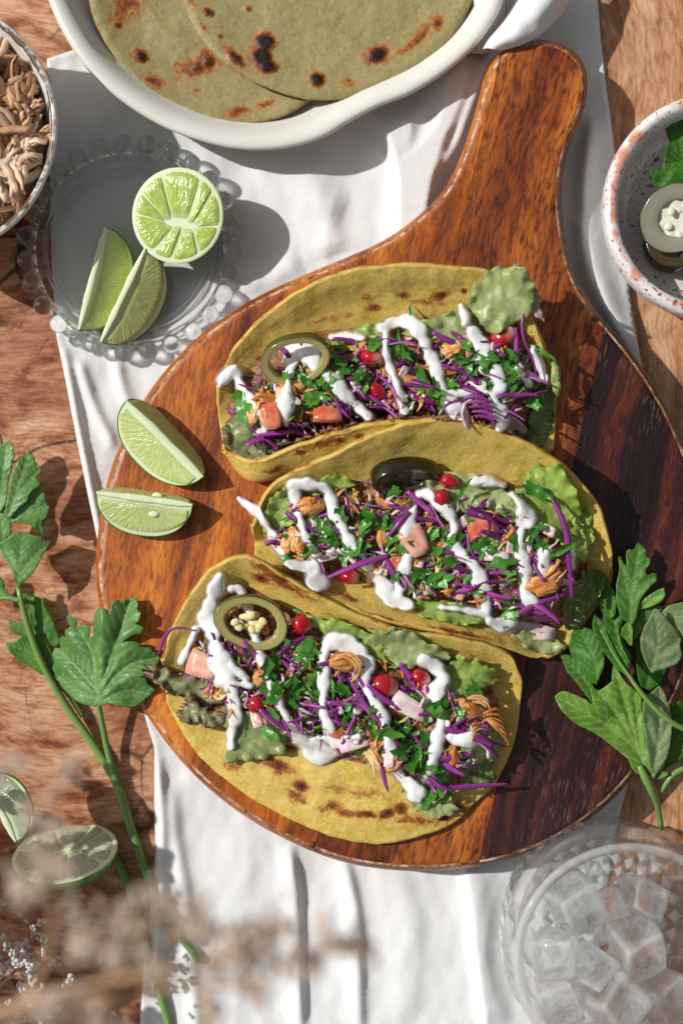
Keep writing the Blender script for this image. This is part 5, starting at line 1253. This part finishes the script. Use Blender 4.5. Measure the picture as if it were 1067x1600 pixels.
MINCE = M("vegetable_mince"); MINCE.set(color=MINCE.ramp(MINCE.attr("hue"), [(0.0, (0.17, 0.015, 0.16)), (0.22, (0.55, 0.36, 0.52)), (0.34, (0.62, 0.56, 0.50)), (0.46, (0.05, 0.20, 0.02)), (0.66, (0.11, 0.30, 0.04)), (0.78, (0.52, 0.20, 0.05)), (0.88, (0.50, 0.10, 0.05)), (0.93, (0.34, 0.44, 0.12))], 'CONSTANT'), rough=0.32, spec=0.45); MINCE = MINCE.m
TN = ("top", "middle", "bottom")
REG = [[(380, 640), (410, 590), (470, 550), (560, 530), (680, 525), (780, 520), (826, 560), (836, 620), (810, 660), (720, 650), (620, 640), (540, 655), (460, 680), (400, 690)],
       [(430, 845), (450, 800), (500, 775), (580, 775), (680, 770), (780, 790), (860, 830), (890, 880), (880, 940), (820, 960), (740, 945), (650, 925), (560, 890), (490, 875)],
       [(310, 1050), (320, 990), (360, 960), (420, 985), (500, 1000), (580, 1030), (660, 1060), (740, 1090), (765, 1140), (740, 1190), (690, 1225), (640, 1215), (590, 1180), (500, 1160), (420, 1130), (350, 1100)]]
def rand_in(poly):
    p = np.array(poly); x0, y0 = p.min(0); x1, y1 = p.max(0)
    while True:
        q = np.array([[R.uniform(x0, x1), R.uniform(y0, y1)]])
        if inside(p, q)[0]: return q[0]
def drop(name, me, px, py, dz, label, cat, group, yaw=None, tilt=0.5, scale=1.0, align=0.6):
    gx, gy = hm.grad(px, py); z = hm(px, py) + dz
    yaw = R.uniform(0, 6.28) if yaw is None else -math.radians(yaw)
    e = Matrix.Rotation(math.atan(-gy) * -align * 0.8 + R.gauss(0, tilt * 0.5), 4, 'X') @ Matrix.Rotation(-math.atan(gx) * align * 0.8 + R.gauss(0, tilt * 0.5), 4, 'Y') @ Matrix.Rotation(yaw, 4, 'Z')
    o = put(name, me, P(px, py, z), e.to_euler(), scale)
    return tag(o, label, cat, group)
def scat(t, n, name, lib, dz, lab, cat, tilt=0.5, s0=0.8, s1=1.15, yaw=None):
    for _ in range(n):
        x, y = rand_in(REG[t])
        drop(name, R.choice(lib), x, y, R.uniform(*dz), lab % TN[t], cat, (lab % TN[t]), None if yaw is None else R.gauss(yaw, 28), tilt, R.uniform(s0, s1))
for t in range(3):
    # mince of the same vegetables, too fine to count, between the larger pieces
    V, F, hue = [], [], []
    for _ in range(460):
        x, y = rand_in(REG[t]); a = R.uniform(0, 6.28); L = R.uniform(9, 26); wd_ = R.uniform(1.1, 2.8); c_, s_ = math.cos(a), math.sin(a); bz = R.uniform(-2, 5)
        pts = []
        for q in (-0.5, -0.17, 0.17, 0.5):
            px, py = x + c_ * L * q + R.uniform(-1.5, 1.5), y + s_ * L * q + R.uniform(-1.5, 1.5); pts.append(P(px, py, hm(px, py) + 4 + bz + R.uniform(-2, 3)))
        v, f = tube(pts, [wd_ * k * S for k in (0.6, 1, 1, 0.5)], 5, 0.5); o_ = len(V); V += v; F += [tuple(i + o_ for i in q) for q in f]; hue += [R.random()] * len(v)
    tag(mesh("minced_vegetables", V, F, MINCE, attrs={"hue": hue}), "fine mince of cabbage, herbs and chicken between the larger pieces of the %s taco" % TN[t], "minced vegetables", kind="stuff")
    scat(t, 26, "chicken_shred", cho, (-1, 6), "orange brown shred of chicken in the %s taco", "chicken shred", 0.5)
    scat(t, 22, "onion_piece", oni, (2, 9), "pinkish white slice of onion in the %s taco", "onion piece", 0.7, 0.5, 0.95)
    scat(t, 7, "tomato_piece", tom + pnk, (1, 5), "red tomato piece in the %s taco filling", "tomato piece", 0.6, 0.45, 0.8)
    scat(t, 66, "cabbage_shred", cab, (2, 11), "thin purple shred of red cabbage in the %s taco", "cabbage shred", 0.35, 0.8, 1.2, 25 if t else 15)
# what the photograph shows at a place of its own
def one(name, me, x, y, dz, label, cat, yaw=0, tilt=0.15, scale=1.0): return drop(name, me, x, y, dz, label, cat, None, yaw, tilt, scale)
def path_cab(pts, wd, label, pale=False, mat=CAB):
    p = spline(pts, 28); v, f = tube([P(x, y, z) for x, y, z in p], [wd * (0.6 + 0.4 * math.sin(math.pi * i / 27)) * S for i in range(28)], 8, 0.55, 1.0)
    o = mesh("cabbage_shred", v, f, mat, attrs={"pale": [0.8 if (pale and k % 8 in (1, 2, 3)) else 0.0 for k in range(len(v))]})
    return tag(o, label, "cabbage shred")
path_cab([(248, 1022, 150), (256, 1000, 158), (268, 984, 164), (286, 981, 166), (306, 986, 166)], 2.6, "curved purple cabbage thread arching over the left rim of the bottom taco")
path_cab([(668, 1222, 150), (700, 1231, 142), (745, 1228, 132), (792, 1225, 124)], 5.2, "long straight purple cabbage strip jutting right over the board from the bottom taco")
path_cab([(862, 778, 178), (876, 806, 182), (885, 838, 182), (886, 862, 180), (890, 900, 174), (893, 934, 166)], 5.2, "long thick purple cabbage strip standing at the right end of the middle taco", True)
path_cab([(820, 958, 160), (850, 968, 154), (880, 968, 146), (906, 974, 136)], 3.2, "thin cabbage strip lying at the lower right end of the middle taco")
path_cab([(808, 960, 172), (838, 944, 172), (880, 930, 168)], 5.0, "bright magenta cabbage strip beside the lowest sauce drop of the middle taco")
path_cab([(828, 470, 172), (816, 498, 176), (818, 530, 172), (832, 562, 160), (838, 590, 152)], 2.4, "dark purple cabbage thread curving down at the right end of the top taco")
path_cab([(640, 800, 182), (622, 818, 182), (606, 838, 176)], 5.0, "pale lilac cabbage strip beside the sauce in the left half of the middle taco", True)
path_cab([(606, 868, 172), (560, 882, 176), (512, 902, 172)], 5.0, "lilac cabbage strip pointing at the red seed of the middle taco", True)
path_cab([(726, 800, 178), (760, 806, 180), (796, 818, 176)], 7.0, "broad dark purple cabbage strip below the creamy lettuce of the middle taco", True)
path_cab([(596, 1190, 150), (600, 1216, 140), (606, 1236, 128)], 4.0, "purple cabbage strip hanging down in front of the bottom filling")
for k in range(5):
    path_cab([(725 + 4 * k, 622 + 7 * k, 176), (748 + 3 * k, 620 + 8 * k, 180 - k), (768 + 3 * k, 630 + 8 * k, 176)], 3.0, ["uppermost", "second", "third", "fourth", "lowest"][k] + " purple strand of the cabbage fan at the right of the top taco")
for k in range(4):
    path_cab([(545 + 6 * k, 1058 + 14 * k, 168), (560 + 8 * k, 1084 + 12 * k, 172), (576 + 8 * k, 1106 + 12 * k, 168)], 3.4, ["uppermost", "second", "third", "lowest"][k] + " cabbage strand of the bundle left of the large red seed in the bottom taco", True)
# pomegranate
POM = M("pomegranate"); _p = POM.attr("tip")
POM.set(color=POM.mix(POM.ramp(_p, [(0.55, 0.0), (0.95, 1.0)]), (0.36, 0.004, 0.012), (0.75, 0.40, 0.34)), rough=0.08, spec=0.6, coat=0.5, coatr=0.05).scatter(0.5, (2.0, 0.2, 0.2), 7); POM = POM.m
def aril(x, y, r, L, yaw, dz, label, tip=1.0):
    v, f = ico(3); V, at = [], []; z = hm(x, y) + dz - 5; Rm = Euler((R.uniform(-.3, .3), R.uniform(-.3, .3), -math.radians(yaw))).to_matrix()
    for q in v:
        k = 1 - 0.22 * max(0, q.x) + 0.16 * mnoise.noise(q * 1.6 + Vector((x, y, 0)))
        fx = 0.84 * Vector((max(-0.85, min(0.85, q.x)) * L, q.y * r * k * (1 - 0.15 * math.cos(5 * math.atan2(q.z, q.y))), q.z * r * k))
        V.append(P(x, y, z) + Rm @ fx * S); at.append(q.x * tip * 0.5 + 0.5 if tip else 0)
    return tag(mesh("pomegranate_seed", V, f, POM, attrs={"tip": at}), label, "pomegranate seed")
aril(786, 526, 20, 27, -25, 12, "large red pomegranate seed with a white tip near the right end of the top taco")
aril(590, 611, 13, 20, 40, 10, "dark red pomegranate seed in the centre of the top taco", 0)
aril(580, 558, 13, 22, 10, 8, "dull pomegranate seed below the back wall of the top taco", 0.8)
aril(610, 628, 11, 18, 20, 8, "small pomegranate seed half under a sauce line in the top taco", 0.5)
aril(546, 900, 15, 21, 10, 8, "red pomegranate seed at the front left of the middle taco", 0.6)
aril(702, 752, 13, 18, 20, 12, "red pomegranate seed beside the black slice of the middle taco", 0)
aril(690, 778, 13, 17, 80, 12, "dark pomegranate seed tucked under the black slice of the middle taco", 0)
aril(472, 976, 19, 20, 0, 10, "round glossy pomegranate seed right of the jalapeno ring in the bottom taco", 0)
aril(602, 1071, 19, 26, 12, 14, "large bright red pomegranate seed in the centre of the bottom taco", 0.85)
aril(657, 1058, 14, 20, 30, 14, "pale pink pomegranate seed under the curl of sauce in the bottom taco", 1.4)
aril(402, 1100, 15, 17, 10, 10, "short square red pomegranate seed at the front left of the bottom taco", 0)
# jalapeno
jalapeno(P(462, 562, 178), 50, 40, (0.6, -0.2, 0.25), "olive jalapeno slice leaning on the back wall of the top taco", JAL, 0, 8, 0.25, 1)
jalapeno(P(632, 744, 170), 48, 30, (0.9, 0.12, 0.12), "nearly black jalapeno slice against the back wall of the middle taco", JALD, 0, 12, 0.42, 2, None, JALD)
jalapeno(P(393, 972, 172), 56, 38, (0.15, 0.12, -0.22), "olive jalapeno ring with pale seeds on the left of the bottom taco", JAL, 8, 8, 0.30, 4)
# bigger chicken and tomato
for x, y, dz, yaw, sc_, lab in ((420, 630, 6, 60, 1.0, "orange chicken lump at the left end of the top taco"), (412, 655, 6, 80, .9, "second orange chicken lump lower at the left end of the top taco"), (462, 845, 6, 70, 1.1, "orange chicken lump at the left end of the middle taco"), (480, 790, 10, 0, 1.1, "orange chicken under the pale lettuce at left of the middle taco"),
                           (855, 905, 8, -20, 1.5, "large orange chicken chunk at the right of the middle taco"), (545, 1030, 10, 40, 1.2, "orange chicken framed by the sauce arch in the bottom taco"), (735, 1110, 6, 10, 1.3, "orange chicken chunk at the right of the bottom taco")):
    for k in range(3): drop("chicken_shred", R.choice(lump if k < 1 else cho), x + R.gauss(0, 6), y + R.gauss(0, 5), dz + 3 * k, lab, "chicken shred", lab, yaw + R.gauss(0, 22), 0.35, sc_ * 1.0)
for k in range(6):
    p0 = (735 + 3 * k, 1130 - 3 * k, 152); a = -0.5 + 0.24 * k
    p = spline([p0, (760 + 2 * k, 1113 + 4 * k, 162), (778 + 3 * k, 1108 + 10 * k, 156), (782 + 2 * k, 1122 + 9 * k, 146)], 14); v, f = tube([P(*q) for q in p], [R.uniform(2.0, 3.6) * (1 - 0.5 * i / 13) * S for i in range(14)], 7, 0.6)
    tag(mesh("chicken_shred", v, f, CHO), "pale orange chicken fibre sprouting from the right end of the bottom taco", "chicken shred", "chicken fibres at the right end of the bottom taco")
one("tomato_piece", pnk[0], 648, 846, 12, "pink curved tomato slice in the centre of the middle taco", "tomato piece", 60, 0.25, 1.15)
one("tomato_piece", tom[1], 752, 826, 10, "red tomato sliver below the broad cabbage strip of the middle taco", "tomato piece", -10, 0.2, 1.3)
one("tomato_piece", tom[0], 425, 650, 14, "red orange tomato piece at the left mouth of the top taco", "tomato piece", 80, 0.2, 1.0)
one("tomato_piece", pnk[1], 318, 1040, 12, "salmon coloured tomato wedge at the left end of the bottom taco", "tomato piece", 20, 0.2, 1.1)
one("tomato_piece", tom[2], 512, 645, 12, "tomato chunk behind the front wall of the top taco", "tomato piece", 10, 0.2, 1.1)
one("onion_piece", oni[0], 806, 664, 10, "pointed white onion slice at the lower right of the top taco", "onion piece", 42, 0.1, 1.1)
one("onion_piece", oni[1], 772, 868, 12, "pale pink onion slice beside the sauce in the middle taco", "onion piece", 5, 0.1, 1.0)
one("onion_piece", oni[2], 640, 1105, 10, "lilac onion slice right of the long sauce line in the bottom taco", "onion piece", 30, 0.1, 1.5)
one("onion_piece", oni[3], 830, 985, 6, "mauve onion slice at the lower right tip of the middle taco", "onion piece", 12, 0.1, 1.4)
one("onion_piece", oni[4], 555, 1160, 8, "white onion slice in front of the sauce pool of the bottom taco", "onion piece", -12, 0.1, 1.3)
# parsley in clusters
PCL = [[(470, 588, 6), (512, 592, 7), (555, 582, 5), (632, 548, 6), (600, 545, 3), (660, 612, 9), (690, 600, 3), (742, 572, 9), (760, 600, 5), (792, 556, 6), (796, 590, 5), (435, 642, 3), (487, 632, 4), (395, 622, 2), (816, 620, 3), (540, 566, 3), (716, 552, 3)],
       [(512, 832, 8), (540, 812, 5), (590, 812, 10), (560, 850, 5), (604, 772, 3), (662, 902, 11), (690, 845, 9), (640, 900, 4), (700, 880, 6), (760, 852, 10), (742, 838, 4), (790, 880, 6), (545, 870, 4), (822, 845, 4), (848, 850, 3), (470, 850, 4), (620, 878, 4), (780, 905, 4), (800, 962, 3)],
       [(478, 1028, 8), (425, 1060, 7), (470, 1082, 8), (440, 1095, 4), (540, 1112, 7), (520, 1090, 4), (582, 1108, 7), (590, 1135, 6), (642, 1168, 9), (652, 1196, 8), (690, 1228, 7), (712, 1122, 4), (744, 1104, 3), (384, 1022, 3), (432, 1028, 3), (404, 1072, 4), (668, 1118, 4), (628, 1148, 5), (676, 1205, 4), (500, 1050, 3)]]
for t in range(3):
    lab = "bright green piece of chopped parsley on the %s taco" % TN[t]
    for x, y, n_ in PCL[t]:
        for k in range(int(n_ * 1.1 + 0.5)):
            px, py = R.gauss(x, 13), R.gauss(y, 11)
            drop("parsley_piece", R.choice(fls if R.random() < 0.15 else (flb if R.random() < 0.2 else flk)), px, py, R.uniform(6, 17), lab, "parsley piece", lab, None, 0.8, R.uniform(0.55, 1.0))
one("parsley_piece", flb[0], 382, 640, 14, "large flat parsley leaf piece at the left mouth of the top taco", "parsley piece", 75, 0.1, 1.15)
one("parsley_piece", flb[1], 478, 1020, 16, "largest chopped parsley leaf, upright, in the middle of the bottom taco", "parsley piece", -72, 0.15, 1.1)
one("parsley_piece", fls[0], 722, 768, 22, "slim parsley blade standing beside the red seed in the middle taco", "parsley piece", -55, 0.1, 1.1)
one("parsley_piece", fls[1], 642, 488, 14, "single parsley blade on the back wall of the top taco", "parsley piece", 80, 0.1, 0.7)
one("parsley_piece", flk[2], 838, 768, 14, "parsley curl on the large frilly lettuce of the middle taco", "parsley piece", 30, 0.2, 1.2)
one("parsley_piece", fls[2], 842, 548, 14, "long dark parsley strip over the right end of the top taco", "parsley piece", 30, 0.1, 1.2)
one("parsley_piece", fls[3], 880, 858, 18, "curved parsley strip across the long purple cabbage of the middle taco", "parsley piece", -25, 0.1, 1.2)
one("parsley_piece", flb[2], 418, 1146, 10, "parsley leaf piece lying on the pale lettuce of the bottom taco", "parsley piece", 35, 0.1, 0.8)
one("parsley_piece", flb[3], 530, 1075, 10, "parsley leaf piece between the two legs of the sauce arch", "parsley piece", 15, 0.2, 0.8)

# ------------------------------------------------------------------ white sauce
def sauce_mat():
    m = M("white_sauce"); m.set(color=(0.77, 0.77, 0.765), rough=0.15, spec=0.5, coat=0.9, coatr=0.05); m.scatter(0.35, (1.2, 1.0, 0.85), 5)
    m.bump(m.noise(11, 2), 0.12, 2); m.set(alpha=m.ramp(m.attr('depth'), [(0.0, 0.35), (0.5, 0.85), (1.0, 1.0)])); return m.m
SAUCE = sauce_mat()
def blur(a, r):
    k = np.ones(2 * r + 1) / (2 * r + 1)
    for _ in range(2):
        a = np.apply_along_axis(lambda q: np.convolve(np.pad(q, r, mode='edge'), k, 'valid'), 0, a)
        a = np.apply_along_axis(lambda q: np.convolve(np.pad(q, r, mode='edge'), k, 'valid'), 1, a)
    return a
HS = np.maximum(blur(hm.a, 5), blur(hm.a, 2) - 5)
def sauce(paths, label, seed, lift=10.0, T=6.5, step=1.9):
    """poured ribbons: a wet skin over the filling that thins to nothing at its edges and lets the pieces show through there"""
    rr = random.Random(seed); D = []
    for pts in paths:
        q = spline([(x, y, r) for x, y, r in pts], max(6, int(np.sum(np.linalg.norm(np.diff(np.array(pts)[:, :2], axis=0), axis=1)) / 3.0)))
        ph = rr.uniform(0, 6)
        for i, (x, y, r) in enumerate(q): D.append((x, y, 0.95 * r * (1 + 0.22 * math.sin(i * 0.27 + ph) + 0.13 * math.sin(i * 0.83 + ph))))
    D = np.array(D); x0, y0 = D[:, :2].min(0) - 30; x1, y1 = D[:, :2].max(0) + 30
    gx = np.arange(x0, x1, step); gy = np.arange(y0, y1, step); X, Y = np.meshgrid(gx, gy)
    Sf = np.full(X.shape, -9.0)
    for x, y, r in D:
        a0, a1 = int((x - 2 * r - x0) / step), int((x + 2 * r - x0) / step) + 1; b0, b1 = int((y - 2 * r - y0) / step), int((y + 2 * r - y0) / step) + 1
        a0, b0 = max(0, a0), max(0, b0)
        sub_ = 1 - ((X[b0:b1, a0:a1] - x) ** 2 + (Y[b0:b1, a0:a1] - y) ** 2) / (r * r)
        Sf[b0:b1, a0:a1] = np.maximum(Sf[b0:b1, a0:a1], sub_)
    idx = -np.ones(X.shape, int); V = []; TH = []
    ny, nx = X.shape
    near = Sf > -1.2
    keep = near.copy(); keep[1:, :] |= near[:-1, :]; keep[:, 1:] |= near[:, :-1]; keep[:-1, :] |= near[1:, :]; keep[:, :-1] |= near[:, 1:]
    for b, a in zip(*np.nonzero(keep)):
        x, y = X[b, a], Y[b, a]; s_ = max(-2.0, Sf[b, a]) + 0.22 * mnoise.noise((x / 11, y / 11, seed)) + 0.05 * mnoise.noise((x / 5, y / 5, seed + 3))
        fx = (x - hm.x0) / hm.c; fy = (y - hm.y0) / hm.c; ix, iy = int(fx), int(fy); fx -= ix; fy -= iy
        ix = min(max(ix, 0), HS.shape[1] - 2); iy = min(max(iy, 0), HS.shape[0] - 2)
        g = HS[iy, ix] * (1 - fx) * (1 - fy) + HS[iy, ix + 1] * fx * (1 - fy) + HS[iy + 1, ix] * (1 - fx) * fy + HS[iy + 1, ix + 1] * fx * fy
        up = T * max(0.0, s_) ** 0.55 + 0.7 * mnoise.noise((x / 16, y / 16, seed + 6)) if s_ > 0 else -26 * min(1.0, -s_) ** 0.7
        li = lift if g > 112 else 3.0
        idx[b, a] = len(V); TH.append(max(0.0, min(1.0, s_ / 0.45))); V.append(P(x, y, g + li + up))
    F = []
    for b in range(ny - 1):
        for a in range(nx - 1):
            q = (idx[b, a], idx[b + 1, a], idx[b + 1, a + 1], idx[b, a + 1])
            if min(q) >= 0: F.append(q)
    o = mesh("sauce_drizzle", V, F, SAUCE, attrs={"depth": TH})
    m2 = o.modifiers.new("soften", 'SMOOTH'); m2.iterations = 4; m2.factor = 0.5
    return tag(o, label, "sauce")
sauce([[(346, 594, 8), (367, 581, 11), (378, 608, 10), (399, 636, 9), (412, 660, 10), (416, 678, 6)], [(342, 606, 5), (350, 592, 7)],
       [(448, 544, 9), (470, 546, 14), (488, 556, 14), (496, 575, 12), (520, 592, 12), (540, 618, 11), (560, 636, 11), (576, 650, 7)], [(456, 560, 10), (450, 600, 9), (446, 625, 14), (446, 648, 10), (448, 664, 6)],
       [(519, 526, 6), (545, 524, 9), (568, 528, 5)],
       [(596, 512, 8), (622, 503, 13), (646, 506, 11), (664, 536, 12), (678, 570, 11), (690, 604, 11), (706, 632, 12), (722, 648, 11)], [(604, 516, 9), (603, 548, 7), (612, 580, 8), (622, 605, 9), (632, 640, 8)],
       [(720, 478, 8), (728, 500, 9), (726, 506, 7)], [(738, 518, 9), (756, 545, 13), (760, 556, 12), (776, 584, 11), (782, 604, 11), (770, 620, 10), (780, 640, 12), (788, 655, 10), (780, 670, 7)], [(700, 616, 8), (740, 612, 8), (772, 612, 8)],
       [(806, 574, 7), (826, 600, 7)], [(836, 550, 9), (846, 580, 10), (852, 596, 5)]],
      "white sauce drizzled in zigzags over the top taco", 1)
sauce([[(374, 779, 6), (388, 790, 7), (404, 803, 8), (418, 824, 8), (432, 846, 9), (444, 862, 8)], [(450, 880, 8), (470, 884, 9), (490, 886, 8)],
       [(456, 758, 9), (484, 757, 10), (512, 766, 10), (522, 800, 10), (536, 826, 11), (548, 850, 10), (562, 872, 11), (584, 893, 12), (596, 908, 10), (606, 930, 15), (622, 940, 15), (640, 945, 8)], [(460, 770, 9), (468, 806, 9), (478, 838, 8), (490, 866, 8), (496, 890, 11), (494, 906, 15), (506, 910, 11)],
       [(511, 862, 5), (540, 862, 7), (556, 866, 7)],
       [(650, 790, 5), (640, 812, 12), (634, 838, 12), (640, 858, 11), (632, 890, 10), (626, 914, 10), (622, 938, 12)],
       [(655, 772, 11), (668, 772, 12), (682, 786, 8), (700, 800, 10), (710, 822, 10), (706, 844, 10), (722, 868, 10), (742, 884, 11), (750, 908, 13), (758, 940, 12), (762, 956, 8)],
       [(740, 752, 7), (764, 752, 11), (786, 758, 6)], [(800, 772, 7), (814, 788, 9), (820, 806, 15), (826, 818, 10)], [(814, 832, 10), (812, 860, 11), (820, 890, 11), (822, 912, 11), (822, 932, 14), (834, 942, 9)],
       [(766, 970, 10), (786, 977, 15), (800, 972, 10)], [(852, 862, 10), (850, 884, 11), (848, 898, 8)], [(893, 866, 6), (894, 886, 7)], [(690, 948, 5), (720, 952, 7), (760, 960, 6)]],
      "white sauce drizzled in zigzags over the middle taco", 2)
sauce([[(344, 902, 7), (338, 920, 14), (330, 944, 14), (324, 968, 13), (334, 990, 13), (338, 1012, 14), (344, 1036, 18), (352, 1058, 18), (362, 1078, 13), (366, 1104, 10), (368, 1120, 11), (362, 1144, 10), (361, 1166, 7)], [(306, 984, 8), (296, 1008, 7), (284, 1034, 7)], [(340, 1066, 8), (366, 1068, 8), (392, 1072, 6)], [(360, 1040, 12), (385, 1060, 8)],
       [(362, 920, 10), (376, 922, 9), (388, 950, 8), (392, 972, 8), (398, 990, 10), (404, 1014, 9), (414, 1044, 8), (424, 1072, 8), (440, 1106, 9), (456, 1136, 10), (478, 1166, 12), (490, 1182, 16), (508, 1176, 15), (530, 1160, 12), (560, 1152, 7)],
       [(516, 1140, 9), (506, 1112, 8), (506, 1082, 10), (506, 1050, 10), (506, 1024, 10), (518, 1004, 13), (540, 1006, 14), (562, 1018, 15), (574, 1040, 12), (568, 1062, 10), (580, 1090, 10), (596, 1116, 10), (604, 1146, 11), (612, 1172, 11), (620, 1190, 9), (622, 1210, 11), (640, 1226, 11), (658, 1238, 9)], [(490, 1160, 9), (516, 1160, 10), (540, 1160, 9)],
       [(580, 1186, 10), (592, 1192, 12), (600, 1184, 7)],
       [(662, 1032, 9), (680, 1042, 13), (694, 1060, 12), (682, 1078, 13), (686, 1104, 9), (690, 1128, 10), (684, 1152, 10), (680, 1174, 12), (674, 1200, 12), (668, 1216, 8)], [(645, 1244, 8), (655, 1250, 6)],
       [(704, 1152, 9), (726, 1156, 12), (748, 1156, 11), (762, 1168, 8), (764, 1182, 5)]],
      "white sauce drizzled in thick zigzags over the bottom taco", 3)
